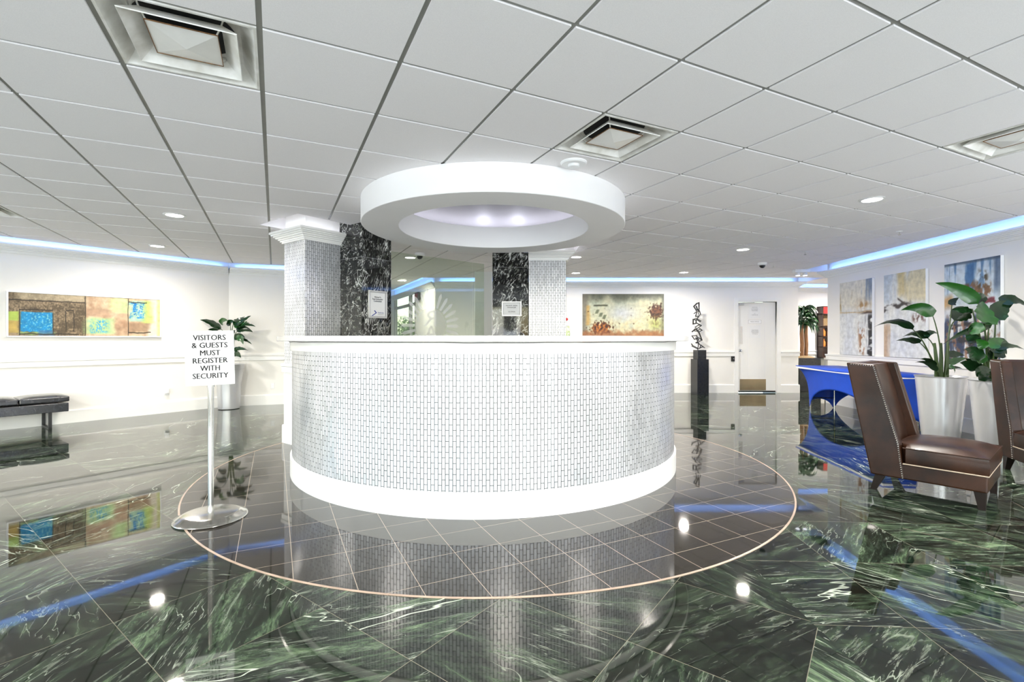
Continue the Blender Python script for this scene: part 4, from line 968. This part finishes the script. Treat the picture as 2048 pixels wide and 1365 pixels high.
# ------------------------------------------------------------------ sculpture on its pedestal
t = root('pedestal', (4.135,10.72,0), R(9), 'tall two tier black pedestal standing against the back wall', 'pedestal')
obj('lower_block', box(bmesh.new(), -.135,.135,-.14,.14,0,.785), M_PLINTH, t, bevel=.003); obj('upper_block', box(bmesh.new(), -.1,.1,-.1,.1,.785,.985), M_PLINTH, t, bevel=.003)
t = root('metal_sculpture', (4.135,10.72,.985), 0, 'tall twisted black metal sculpture of linked bent bars on the black pedestal', 'sculpture')
def sc(x, y, dz=0): # zoomed sketch coordinates -> local
    u, v = 1360+x/6.5, 590+y/6.5; q = P(u, v, 10.72); return Vector((q.x-4.135, dz, q.z-.985))
strokes = [[(150,640),(175,660),(240,700),(215,702),(160,668)],[(240,703),(232,650),(222,600),(215,560)],[(240,700),(285,678),(330,690),(275,655),(248,690)],
 [(205,625),(235,612),(262,655)],[(225,630),(275,590),(240,560),(195,580),(160,535),(205,530),(238,590)],[(275,592),(262,540),(255,490),(225,460),(190,445),(160,480)],
 [(190,450),(200,470),(250,480),(278,462),(262,440),(240,470)],[(230,440),(270,403),(235,395),(205,420),(225,440)],[(268,400),(215,370),(180,380),(172,320),(200,330),(210,360)],
 [(175,320),(215,305),(268,340),(250,352),(222,320),(262,260)],[(262,262),(235,285),(195,280),(225,235),(215,205)],[(175,245),(200,230),(250,215),(240,250)],
 [(215,205),(190,150),(215,115),(238,105),(252,180),(248,205),(222,200),(205,150)],[(255,205),(240,190),(236,120)],[(258,255),(250,210)]]
for k, st in enumerate(strokes):
    pts = [sc(x, y, .045*math.sin(k*2.1+i*1.7)) for i, (x, y) in enumerate(st)]
    if k == 1: pts[0].z = 0
    if min(p_.z for p_ in pts) < .012:
        for p_ in pts: p_.z = max(p_.z, .010)
    bm = bmesh.new()
    for a, b in zip(pts, pts[1:]):
        d = (b-a).normalized(); tube(bm, [a-d*.008, b+d*.008], .016 if k in (5,8,12) else .011, square=True)
    obj('bent_bar', bm, M_BMETAL, t)

# ------------------------------------------------------------------ leather slipper chairs
def make_chair():
    t = root('slipper_chair', label='x', cat='chair', group='brown leather slipper chairs')
    Wd = .35
    def side_panel(bm, x0, x1):   # parallelogram side wing (y back +, front -)
        q = [(0,.13),(-.22,.13),(-.205,.40),(-.015-.0,1.02),(.155,1.035)]
        q = [(.0,.13),(-.22,.13),(-.19,.40),(-.03,1.02),(.17,1.032)]
        a = [bm.verts.new((x0,y,z)) for y,z in q]; b = [bm.verts.new((x1,y,z)) for y,z in q]
        bm.faces.new(a); bm.faces.new(b[::-1])
        for i in range(5): bm.faces.new((a[i],a[(i+1)%5],b[(i+1)%5],b[i]))
    for s_ in (-1,1):
        bm = bmesh.new(); side_panel(bm, s_*Wd, s_*(Wd-.085)); obj('side_wing', bm, M_LEATHER, t, bevel=.012)
    # back shell + cushion between the wings
    def slab(bm, x0, x1, yb0, yb1, yt0, yt1, z0, z1, n=8, bulge=0):
        rows = []
        for i in range(n+1):
            u = i/n; z = z0+(z1-z0)*u; a = yb0+(yt0-yb0)*u-bulge*math.sin(math.pi*u)**.6; b = yb1+(yt1-yb1)*u
            rows.append([bm.verts.new((x,y,z)) for x,y in ((x0,a),((x0+x1)/2,a-bulge*.8),(x1,a),(x1,b),(x0,b))])
        for A, B in zip(rows, rows[1:]):
            for i in range(5): bm.faces.new((A[i],A[(i+1)%5],B[(i+1)%5],B[i]))
        bm.faces.new(rows[0][::-1]); bm.faces.new(rows[-1])
    bm = bmesh.new(); slab(bm, -Wd+.08, Wd-.08, -.06, .0, .095, .168, .13, 1.03); obj('back_shell', bm, M_LEATHER, t, bevel=.01)
    bm = bmesh.new(); slab(bm, -Wd+.088, Wd-.088, -.125, -.05, .03, .10, .36, 1.015, bulge=.012); obj('back_cushion', bm, M_LEATHER, t, smooth=True, angle=50)
    # seat frame
    bm = bmesh.new(); box(bm, -Wd+.006, Wd-.006, -.69, -.02, .13, .25); obj('seat_frame', bm, M_LEATHER, t, bevel=.012)
    bm = bmesh.new(); e = Wd-.002; tube(bm, [(-e,-.21,.252),(-e,-.694,.252),(e,-.694,.252),(e,-.21,.252)], .0045, 8); obj('piping', bm, M_PIPING, t)
    # seat cushion, crowned
    bm = bmesh.new(); n = 16; x0, x1, y0, y1 = -Wd+.004, Wd-.004, -.695, -.12
    def gridz(z, up):
        g = []
        for i in range(n+1):
            r_ = []
            for j in range(n+1):
                u, v = i/n*2-1, j/n*2-1; cr = (1-abs(u)**3)*(1-abs(v)**3)
                X = x0+(x1-x0)*i/n; Y = y0+(y1-y0)*j/n
                lim = Wd-.088
                if Y > -.20: X = max(-lim, min(lim, X))
                if Y > -.215+0 and abs(X) > lim: X = math.copysign(lim, X)
                r_.append(bm.verts.new((X, Y, z+up*(cr**.7)*(1+.06*nz(u,v,1.5,9)))))
            g.append(r_)
        return g
    T = gridz(.375,.058); B = gridz(.254,0)
    for i in range(n):
        for j in range(n): bm.faces.new((T[i][j],T[i+1][j],T[i+1][j+1],T[i][j+1])); bm.faces.new((B[i][j],B[i][j+1],B[i+1][j+1],B[i+1][j]))
    per = [(i,0) for i in range(n)]+[(n,j) for j in range(n)]+[(i,n) for i in range(n,0,-1)]+[(0,j) for j in range(n,0,-1)]
    mid = {}
    for (i,j) in per:
        a, b = T[i][j].co, B[i][j].co; d = Vector(((i/n*2-1),(j/n*2-1),0)); d = Vector((d.x if abs(d.x)==1 else 0, d.y if abs(d.y)==1 else 0, 0))
        mid[(i,j)] = bm.verts.new((a+b)/2+d*.008)
    for k_ in range(len(per)):
        p_, q_ = per[k_], per[(k_+1)%len(per)]
        bm.faces.new((T[p_[0]][p_[1]],T[q_[0]][q_[1]],mid[q_],mid[p_])); bm.faces.new((mid[p_],mid[q_],B[q_[0]][q_[1]],B[p_[0]][p_[1]]))
    cu = obj('seat_cushion', bm, M_LEATHER, t, smooth=True, angle=40)
    bm = bmesh.new(); tube(bm, [(-Wd+.002,-.21,.376),(-Wd+.002,-.698,.376),(Wd-.002,-.698,.376),(Wd-.002,-.21,.376)], .0045, 8); obj('cushion_welt', bm, M_LEATHER, cu)
    # nail heads down the front edges of both wings, on the outer side
    def along(path, step):
        out = []; 
        for a, b in zip(path, path[1:]):
            a, b = Vector(a), Vector(b); L_ = (b-a).length; k_ = int(L_/step)
            out += [a+(b-a)*i/k_ for i in range(k_)]
        return out
    for s_ in (-1,1):
        bm = bmesh.new()
        for p_ in along([(s_*(Wd+.001),-.208,.14),(s_*(Wd+.001),-.178,.40),(s_*(Wd+.001),-.018,1.008),(s_*(Wd+.001),.15,1.018)], .0155):
            bmesh.ops.create_uvsphere(bm, u_segments=6, v_segments=4, radius=.0056, matrix=Matrix.Translation(p_))
        obj('nailhead_trim', bm, M_NAIL, t, label='row of pewter nailheads')
    for x, y, dy in ((-.30,-.645,-.01),(.30,-.645,-.01),(-.30,-.06,.05),(.30,-.06,.05)):
        bm = bmesh.new(); a = [bm.verts.new((x+u*.033,y+v*.033,.132)) for u,v in ((-1,-1),(1,-1),(1,1),(-1,1))]; b = [bm.verts.new((x+u*.019,y+dy+v*.019,0)) for u,v in ((-1,-1),(1,-1),(1,1),(-1,1))]
        for i in range(4): bm.faces.new((a[i],a[(i+1)%4],b[(i+1)%4],b[i]))
        bm.faces.new(a); bm.faces.new(b); obj('leg', bm, M_DARKWOOD, t, label='dark tapered wooden leg')
    return t
ch = make_chair(); ch.location = (3.19,4.19,0); ch.rotation_euler = (0,0,R(39.7)); ch['label'] = 'brown leather slipper chair fully in view, side on, right of the desk'
dup(ch, (4.955,4.50,0), R(-20.5), 'brown leather slipper chair cut off by the right edge of the picture')

# ------------------------------------------------------------------ bench
nb = Vector((-6.26,6.63)); bx = nb+LD*.178+LN*.01   # right near corner
t = root('bench', (bx.x,bx.y,0), PH, 'low black leather bench with separate cushions along the left wall', 'bench')
for k in range(3):
    bm = bmesh.new(); n = 8; x1 = -.004-k*.505; x0 = x1-.497
    g = []
    for i in range(n+1):
        r_ = []
        for j in range(n+1):
            u, v = i/n*2-1, j/n*2-1; r_.append(bm.verts.new((x0+(x1-x0)*i/n, .46*j/n, .435+.03*((1-abs(u)**4)*(1-abs(v)**4)))))
        g.append(r_)
    lo = [[bm.verts.new((v.co.x,v.co.y,.362)) for v in r_] for r_ in g]
    for i in range(n):
        for j in range(n): bm.faces.new((g[i][j],g[i+1][j],g[i+1][j+1],g[i][j+1])); bm.faces.new((lo[i][j],lo[i][j+1],lo[i+1][j+1],lo[i+1][j]))
    per = [(i,0) for i in range(n)]+[(n,j) for j in range(n)]+[(i,n) for i in range(n,0,-1)]+[(0,j) for j in range(n,0,-1)]
    for a, b in zip(per, per[1:]+per[:1]): bm.faces.new((g[a[0]][a[1]],g[b[0]][b[1]],lo[b[0]][b[1]],lo[a[0]][a[1]]))
    obj('cushion', bm, M_BLEATHER, t, bevel=.014)
obj('frame', box(bmesh.new(), -1.51,-.012,.005,.455,.225,.345), M_BLEATHER, t, bevel=.006)
for x in (-.2,-1.32):
    for y in (.03,.43): obj('leg', box(bmesh.new(), x-.018,x+.018,y-.014,y+.014,.0,.228), M_BMETAL, t)
    obj('floor_bar', box(bmesh.new(), x-.018,x+.018,.016,.444,.0,.02), M_BMETAL, t)

# ------------------------------------------------------------------ blue table
A_ = Vector((5.17,8.88)); tv = Vector((-.1034,-.9946)); uu = Vector((.9946,-.1034)); tl, tw = 2.44, .74
t = root('folding_table', (A_.x,A_.y,0), math.atan2(tv.y,tv.x), 'long folding table under a royal blue stretch cover against the right wall', 'table')
# local x along the length, local -y... width towards +y (into wall)
sgn = 1 if (Matrix.Rotation(math.atan2(tv.y,tv.x),2)@Vector((0,1))).dot(uu) > 0 else -1
def tc_(x, y): return (x, sgn*y)
bm = bmesh.new(); ZT = .745
def ins(z): 
    h = (ZT-z)/ZT; return .17*(1-math.exp(-h*4.2))
nu, nv_ = 40, 14
def sidegrid(p0, p1, inn, L_, hmax):
    rows = []
    for i in range(nu+1):
        u = i/nu; leg = .045/L_
        w = (u-leg)/(1-2*leg); zb_ = 0.012 if w <= 0 or w >= 1 else .012+hmax*(math.sin(math.pi*w)**.62 if L_ > 1 else math.sin(math.pi*w)**.8)
        r_ = []
        for j in range(nv_+1):
            z = ZT+(zb_-ZT)*j/nv_; e = ins(z); corner = abs(2*u-1)**2
            d = e*(.55+.45*corner); x = p0+(p1-p0)*u
            # pull the ends in along the side as well
            x2 = x+(p1-p0).normalized()*e*(1-2*u)*abs(1-2*u)
            q_ = x2+inn*(e*corner+ .35*e*(1-corner)); r_.append((*tc_(q_.x,q_.y), z))
        rows.append([bm.verts.new(v) for v in r_])
    for A, B in zip(rows, rows[1:]):
        for j in range(nv_): bm.faces.new((A[j],B[j],B[j+1],A[j+1]))
c4 = [Vector((0,0)),Vector((tl,0)),Vector((tl,tw)),Vector((0,tw))]
sidegrid(c4[0],c4[1],Vector((0,1)),tl,.40); sidegrid(c4[1],c4[2],Vector((-1,0)),tw,.14); sidegrid(c4[2],c4[3],Vector((0,-1)),tl,.40); sidegrid(c4[3],c4[0],Vector((1,0)),tw,.14)
bm.faces.new([bm.verts.new((*tc_(p.x,p.y),ZT)) for p in c4])
cv = obj('stretch_cover', bm, M_SPANDEX, None, smooth=True, angle=50); cv.location = t.location; cv.rotation_euler = t.rotation_euler
tag(cv, 'royal blue stretch cover fitted over the folding table on the right', 'tablecloth'); cv.name = 'table_cover'
so = cv.modifiers.new('thick', 'SOLIDIFY'); so.thickness = .002
pts = [tc_(.01,.01),tc_(tl-.01,.01),tc_(tl-.01,tw-.01),tc_(.01,tw-.01)]
if sgn < 0: pts = pts[::-1]
obj('tabletop', prism(bmesh.new(), pts, ZT-.045, ZT-.004), M_PLASTIC, t)
for x, y in ((.19,.17),(.19,tw-.17),(tl-.19,.17),(tl-.19,tw-.17)):
    a, b = tc_(x,y), tc_(x,y); obj('leg', tube(bmesh.new(), [(a[0],a[1],.0),(b[0],b[1],ZT-.045)], .013, 8), M_STEEL, t)
for x in (.19,tl-.19):
    a, b = tc_(x,.17), tc_(x,tw-.17); obj('brace', tube(bmesh.new(), [(a[0],a[1],.18),(b[0],b[1],.18)], .009, 6), M_STEEL, t)

# ------------------------------------------------------------------ plants
def leaf_mesh(bm, b, c, tip, w, facing=0., fold=.18, shape=.5, n=12, wave=0.):
    pts = bez(b, c, tip, n); view = Vector((0,1,0)); rows = []
    for i, p in enumerate(pts):
        t_ = i/n; tg = (pts[min(i+1,n)]-pts[max(i-1,0)]).normalized()
        sv = tg.cross(view); 
        if sv.length < .1: sv = tg.cross(Vector((1,0,0)))
        sv = sv.normalized(); nv2 = sv.cross(tg).normalized()
        dirw = sv*math.cos(facing)+nv2*math.sin(facing); nrm = tg.cross(dirw).normalized()
        ww = w/2*(math.sin(math.pi*min(1,max(0,t_))**shape)**.8 if 0 < t_ < 1 else 0.02)
        wv = wave*math.sin(i*1.9)
        rows.append([bm.verts.new(p-dirw*ww+nrm*ww*(fold+wv)), bm.verts.new(p-dirw*ww*.5+nrm*ww*fold*.35), bm.verts.new(p), bm.verts.new(p+dirw*ww*.5+nrm*ww*fold*.35), bm.verts.new(p+dirw*ww+nrm*ww*(fold-wv))])
    for A, B in zip(rows, rows[1:]):
        for k_ in range(4): bm.faces.new((A[k_],A[k_+1],B[k_+1],B[k_]))
def planter(name, loc, label, m, prof):
    t = root(name, loc, 0, label, 'plant')
    return t
PROF = [(0,.004),(.155,.004),(.168,.012),(.172,.05),(.178,.20),(.19,.40),(.212,.58),(.244,.775),(.252,.782),(.244,.782),(.232,.77),(.20,.70),(0,.70)]
PROFS = [(0,.004),(.160,.004),(.172,.010),(.180,.05),(.198,.25),(.219,.50),(.242,.77),(.250,.778),(.252,.785),(.242,.785),(.232,.77),(.20,.70),(0,.70)]
def pot(t, m, sr=1.0, h=1.0, prof=PROF):
    p = obj('planter', lathe(bmesh.new(), [(r*sr,z*h) for r, z in prof[:-1]], 56), m, t, smooth=True, angle=40)
    obj('base_ring', lathe(bmesh.new(), [(0,0),(.160*sr,0),(.160*sr,.012),(0,.012)], 48), M_BMETAL, t)
    obj('soil', lathe(bmesh.new(), [(0,.70*h),(.232*sr,.72*h),(.232*sr,.70*h),(0,.69*h)], 40), M_SOIL, t)
def stem(t, pts, r0, r1):
    k = len(pts); obj('stem', tube(bmesh.new(), pts, [r0+(r1-r0)*i/(k-1) for i in range(k)], 7), M_STEM, t)
def bird(t, loc, dep, zx0, zy0, scale, leaves):
    L0 = Vector(loc)
    def q(x, y, dd): return P(zx0+x/scale, zy0+y/scale, dep+dd)-L0
    for lf in leaves:
        (bx_, by_), (cx_, cy_), (tx_, ty_), w, fc, (d0_, d1_), stp, lm = lf
        b = q(bx_,by_,d0_); tip = q(tx_,ty_,d1_); c = q(cx_,cy_,(d0_+d1_)/2)
        bm = bmesh.new(); leaf_mesh(bm, b, c, tip, w, fc, wave=.12); obj('leaf', bm, lm, t, smooth=True, angle=80)
        if stp:
            sp = [q(*stp[0],0)]; sp[0].z = .70
            sp[0].x = max(-.10,min(.10,sp[0].x)); sp[0].y = 0
            mids = [q(x,y,d0_*.5) for x, y in stp[1:]]
            pp = sp+mids+[b]
            if len(pp) == 3: pp = bez(pp[0], pp[1]*2-(pp[0]+pp[2])/2, pp[2], 8)
            stem(t, pp, .011, .005)
D, Lg = M_LEAF, M_LEAFL
l1 = (5.16,5.86,0)
t = root('potted_plant', l1, 0, 'airy plant with long arching stems in a tapered white planter beside the blue table', 'plant', 'large plants in tapered planters')
pot(t, M_PLANTERL, prof=PROFS)
bird(t, l1, 5.86, 1740, 550, 4.403, [
 ((555,368),(450,240),(272,312),.150,.35,(0,.15),((640,890),(615,620)),Lg),
 ((378,482),(235,340),(35,460),.10,.9,(-.1,-.3),((610,890),(500,650)),D),
 ((440,600),(345,540),(225,582),.09,.8,(-.1,-.2),((605,890),(545,740)),D),
 ((510,560),(420,465),(285,548),.11,.8,(.05,0),((612,890),(580,690)),D),
 ((480,545),(535,480),(598,520),.07,.6,(0,.1),None,D),
 ((745,405),(770,300),(870,300),.17,.25,(.1,.2),((650,890),(690,560)),D),
 ((720,270),(700,240),(785,200),.09,.4,(.1,.2),((650,890),(700,460)),D),
 ((590,850),(520,740),(398,772),.07,.8,(-.1,-.15),((600,890),(598,870)),D),
 ((585,800),(500,720),(440,745),.06,.8,(-.05,-.1),None,D),
 ((690,790),(760,740),(855,735),.08,.6,(0,.1),((660,890),(675,830)),Lg),
 ((700,820),(745,800),(745,868),.06,.4,(-.1,-.15),((665,890),(680,850)),Lg),
 ((690,720),(745,680),(835,712),.10,.5,(.1,.15),((655,890),(670,780)),D),
 ((690,830),(760,800),(815,830),.04,.6,(0,0),None,D),
])
for k, (x, y) in enumerate(((-.04,.0),(.02,.02),(.05,-.02))): stem(t, [(x,y,.70),(x*1.3,y,1.0),(x*1.6,y+.01,1.18)], .026, .014)
l2 = (5.27,5.27,0)
t = root('potted_plant', l2, 0, 'dense broad leaved plant in a tapered white planter behind the cut off chair', 'plant', 'large plants in tapered planters')
pot(t, M_PLANTERL, prof=PROFS)
bird(t, l2, 5.27, 1740, 550, 4.403, [
 ((950,255),(790,90),(575,72),.15,.5,(.1,.2),((1000,940),(1010,480)),Lg),
 ((1015,435),(1005,330),(990,235),.26,.05,(-.1,.05),((1010,940),(1020,600)),Lg),
 ((1000,255),(930,150),(870,200),.12,.4,(.2,.3),None,D),
 ((1090,400),(1130,260),(1265,250),.20,.2,(0,.05),((1030,940),(1100,520)),D),
 ((1140,250),(1280,170),(1400,300),.13,.5,(.05,0),None,D),
 ((1060,470),(900,420),(640,612),.13,.6,(-.05,-.15),((1010,940),(1040,560)),D),
 ((960,520),(900,420),(870,500),.15,.3,(-.15,-.1),((1000,940),(980,600)),Lg),
 ((940,600),(880,540),(855,470),.12,.4,(-.1,0),None,D),
 ((1090,690),(1130,560),(1222,605),.16,.3,(-.1,-.05),((1030,940),(1080,800)),D),
 ((1070,650),(1090,570),(1180,575),.12,.4,(-.15,-.1),None,Lg),
 ((1110,660),(1230,590),(1370,665),.08,.8,(-.1,-.1),None,D),
 ((960,760),(920,640),(835,655),.14,.3,(-.1,-.1),((990,940),(970,830)),D),
 ((1100,720),(1180,640),(1205,700),.13,.3,(-.1,-.1),None,D),
 ((950,840),(860,760),(790,775),.11,.5,(-.1,-.1),((985,940),(965,880)),D),
 ((960,850),(930,760),(840,740),.10,.4,(0,.05),None,D),
 ((1000,900),(960,820),(1075,840),.14,.3,(-.18,-.15),((1000,940),(1000,920)),D),
 ((1010,940),(990,860),(1060,880),.12,.3,(-.2,-.18),None,D),
 ((1000,780),(960,700),(960,640),.10,.3,(-.1,-.1),((1000,940),(1000,850)),Lg),
 ((1010,650),(980,590),(930,570),.10,.4,(-.15,-.15),None,Lg),
 ((1050,760),(1090,700),(1080,620),.10,.3,(-.05,0),((1020,940),(1040,850)),D),
 ((900,300),(850,320),(720,300),.10,.5,(0,.1),((985,940),(940,480)),D),
 ((880,330),(800,400),(760,400),.14,.4,(0,.1),None,D),
])
l3 = (-4.98,8.56,0)
t = root('potted_plant', l3, 0, 'leafy plant in a tall silver planter in the left corner behind the sign', 'plant', 'large plants in tapered planters')
pot(t, M_PLANTER, 1.0, 1.0)
bird(t, l3, 8.56, 340, 630, 5.46, [
 ((560,160),(480,70),(328,55),.16,.5,(0,-.1),((650,545),(640,300)),D),
 ((560,110),(560,40),(632,65),.12,.3,(0,-.1),None,Lg),
 ((660,120),(620,60),(715,75),.11,.3,(0,0),((655,545),(660,300)),D),
 ((690,110),(760,70),(885,10),.16,.4,(0,.1),((660,545),(670,250)),D),
 ((720,140),(800,70),(935,130),.11,.6,(0,.05),None,D),
 ((700,135),(760,100),(845,70),.12,.4,(0,.05),None,Lg),
 ((730,185),(790,120),(905,190),.14,.4,(0,.05),((665,545),(690,300)),D),
 ((700,265),(760,200),(825,265),.12,.4,(0,-.05),((670,545),(695,350)),D),
 ((730,275),(780,220),(800,325),.12,.3,(-.1,-.1),None,Lg),
 ((780,270),(840,270),(893,325),.05,.6,(0,0),None,D),
 ((695,395),(740,350),(858,388),.09,.6,(0,0),((670,545),(685,440)),D),
 ((700,430),(740,410),(775,470),.11,.3,(0,-.1),((675,545),(690,460)),D),
 ((530,165),(470,150),(412,165),.08,.7,(0,-.1),None,D),
 ((700,205),(690,180),(715,175),.08,.3,(0,0),None,D),
 ((620,250),(560,200),(500,260),.12,.4,(.1,.1),((650,545),(640,350)),D),
 ((620,330),(570,300),(520,360),.10,.4,(.1,.1),None,D),
])
# dracaena
l4 = (6.97,11.62,0)
t = root('dracaena', l4, 0, 'dracaena with drooping leaves and tan canes in a black square pot in the passage', 'plant')
bm = bmesh.new(); box(bm, -.25,.25,-.25,.25,0,.78); obj('pot', bm, M_PLINTH, t, bevel=.006)
obj('moss', lathe(bmesh.new(), [(0,.83),(.12,.825),(.21,.80),(.235,.78),(0,.78)], 24), M_MOSS, t, smooth=True)
for k, (x, top) in enumerate(((-.05,1.62),(.05,1.58))): obj('cane', tube(bmesh.new(), [(x,0,.8),(x+.008,0,1.1),(x-.004,0,1.35),(x,0,top)], .042, 10), M_BARK, t)
rnd = random.Random(5)
for k in range(64):
    a = rnd.uniform(0,2*math.pi); cx_ = rnd.choice([(-.05,1.62),(.06,1.58),(0,1.78),(0,1.9)]); ln = rnd.uniform(.28,.46)
    b = Vector((cx_[0],0,cx_[1]+rnd.uniform(-.06,.06))); o_ = Vector((math.cos(a),math.sin(a)*.8,0)); up = rnd.uniform(.0,.9)
    c = b+o_*ln*.55+Vector((0,0,.22*up+.06)); e = b+o_*ln*rnd.uniform(.65,.95)+Vector((0,0,.25*up-rnd.uniform(.12,.42)))
    bm = bmesh.new(); leaf_mesh(bm, b, c, e, .075, rnd.uniform(-.8,.8), fold=.3, n=8); obj('leaf', bm, rnd.choice([D,D,Lg]), t, smooth=True, angle=80)

# ------------------------------------------------------------------ passage: shelf unit and bundle
t = root('bottle_shelf', (8.10,12.28,0), 0, 'dark brown wall shelf unit with a red top panel in the passage', 'shelf')
bm = bmesh.new(); box(bm, -.40,.40,-.03,0,.75,2.04)
for x in (-.40,.38): box(bm, x,x+.02,-.22,0,.75,2.04)
for z in (.75,1.02,1.28,1.52,1.84,2.02): box(bm, -.40,.40,-.22,0,z,z+.02)
obj('carcass', bm, M_BROWN, t); obj('red_panel', box(bmesh.new(), -.38,.38,-.225,-.2,1.86,2.02), M_RED, t, label='red top panel')
obj('lamp_panel', box(bmesh.new(), -.38,.38,-.05,-.03,1.56,1.82), M_MOSS, t, label='tan back panel')  # plain tan panel at the back of the upper shelf
b0 = None; k = 0
for z in (1.04,1.30):
    for i in range(6):
        x = 8.10-.32+i*.125
        if b0 is None:
            b0 = root('glass_bottle', (x,12.14,z+.001), 0, 'amber glass bottle on the dark brown shelf unit in the passage', 'bottle', 'amber bottles on the passage shelf unit')
            obj('bottle_body', lathe(bmesh.new(), [(0,0),(.036,0),(.038,.01),(.038,.11),(.014,.15),(.014,.19),(0,.19)], 14), M_ORANGE, b0, smooth=True)
        else: dup(b0, (x,12.14,z+.001), 0)
t = root('fabric_bundle', (7.52,11.75,.0), 0, 'navy and pale blue fabric bundle on a white stool in the passage', 'bag')
st = root('stool', (7.62,11.35,0), 0, 'plain white cube stool in the passage under a fabric bundle', 'stool')
obj('seat', box(bmesh.new(), -.22,.22,-.2,.2,.74,.78), M_TRIM, st, bevel=.005)
for x in (-.19,.19):
    for y in (-.17,.17): obj('leg', box(bmesh.new(), x-.02,x+.02,y-.02,y+.02,0,.74), M_TRIM, st)
t.location = (7.62,11.35,.78)
for nm, m_, cx_, rx, rz_, sd in (('navy_cloth',M_NAVY,.06,.17,.20,3),('pale_cloth',M_LBLUE,-.10,.10,.12,8)):
    bm = bmesh.new(); bmesh.ops.create_icosphere(bm, subdivisions=4, radius=1)
    for v in bm.verts:
        c = v.co; d = 1+.35*noise.noise(c*1.7+Vector((sd,0,0))); v.co = Vector((cx_+c.x*rx*d, c.y*.13*d, max(0, rz_*.85+c.z*rz_*d)))
    obj(nm, bm, m_, t, smooth=True, angle=80)
# exit sign in the corridor
q = gp(1.35,.06); t = root('exit_sign', (q.x,q.y,2.3), math.atan2(-GD.y,-GD.x), 'small dark and red exit sign by the corridor window', 'exit sign')
obj('housing', box(bmesh.new(), -.16,.16,-.025,.025,-.10,.10), M_BMETAL, t); text('EXIT', .16, M_RED, t, (0,-.026,0), (R(90),0,0), width=.26)
# outside
struct('ground', prism(bmesh.new(), [(-40,-40),(40,-40),(40,60),(-40,60)], -.12, -.06), M_GROUND)
rnd = random.Random(11)
def bush(x, y, r_, h, label):
    bm = bmesh.new()
    for i in range(700):
        a, b_, u = rnd.uniform(0,6.28), rnd.uniform(-1,1), rnd.uniform(.55,1)
        c = Vector((r_*u*math.cos(a)*math.sqrt(1-b_*b_), r_*u*math.sin(a)*math.sqrt(1-b_*b_), h*.55+h*.45*u*b_)); s = rnd.uniform(.06,.12)
        d1 = Vector((rnd.gauss(0,1),rnd.gauss(0,1),rnd.gauss(0,1))).normalized(); d2 = d1.cross(Vector((.3,.5,.8))).normalized()
        bm.faces.new([bm.verts.new(c-d1*s), bm.verts.new(c+d2*s*.5), bm.verts.new(c+d1*s), bm.verts.new(c-d2*s*.5)])
    t = root('shrub', (x,y,-.06), 0, label, 'shrub', 'shrubs outside the corridor window'); obj('foliage', bm, M_BUSH, t)
    obj('trunk', tube(bmesh.new(), [(0,0,0),(.02,0,h*.6)], .04, 6), M_BARK, t)
bush(-3.3,16.8,.9,1.9,'sunlit green shrub outside the corridor window, left one'); bush(-1.9,15.4,.8,1.7,'sunlit green shrub outside the corridor window, right one'); bush(-4.6,19.5,1.3,2.3,'sunlit green shrub outside, farthest from the corridor window')
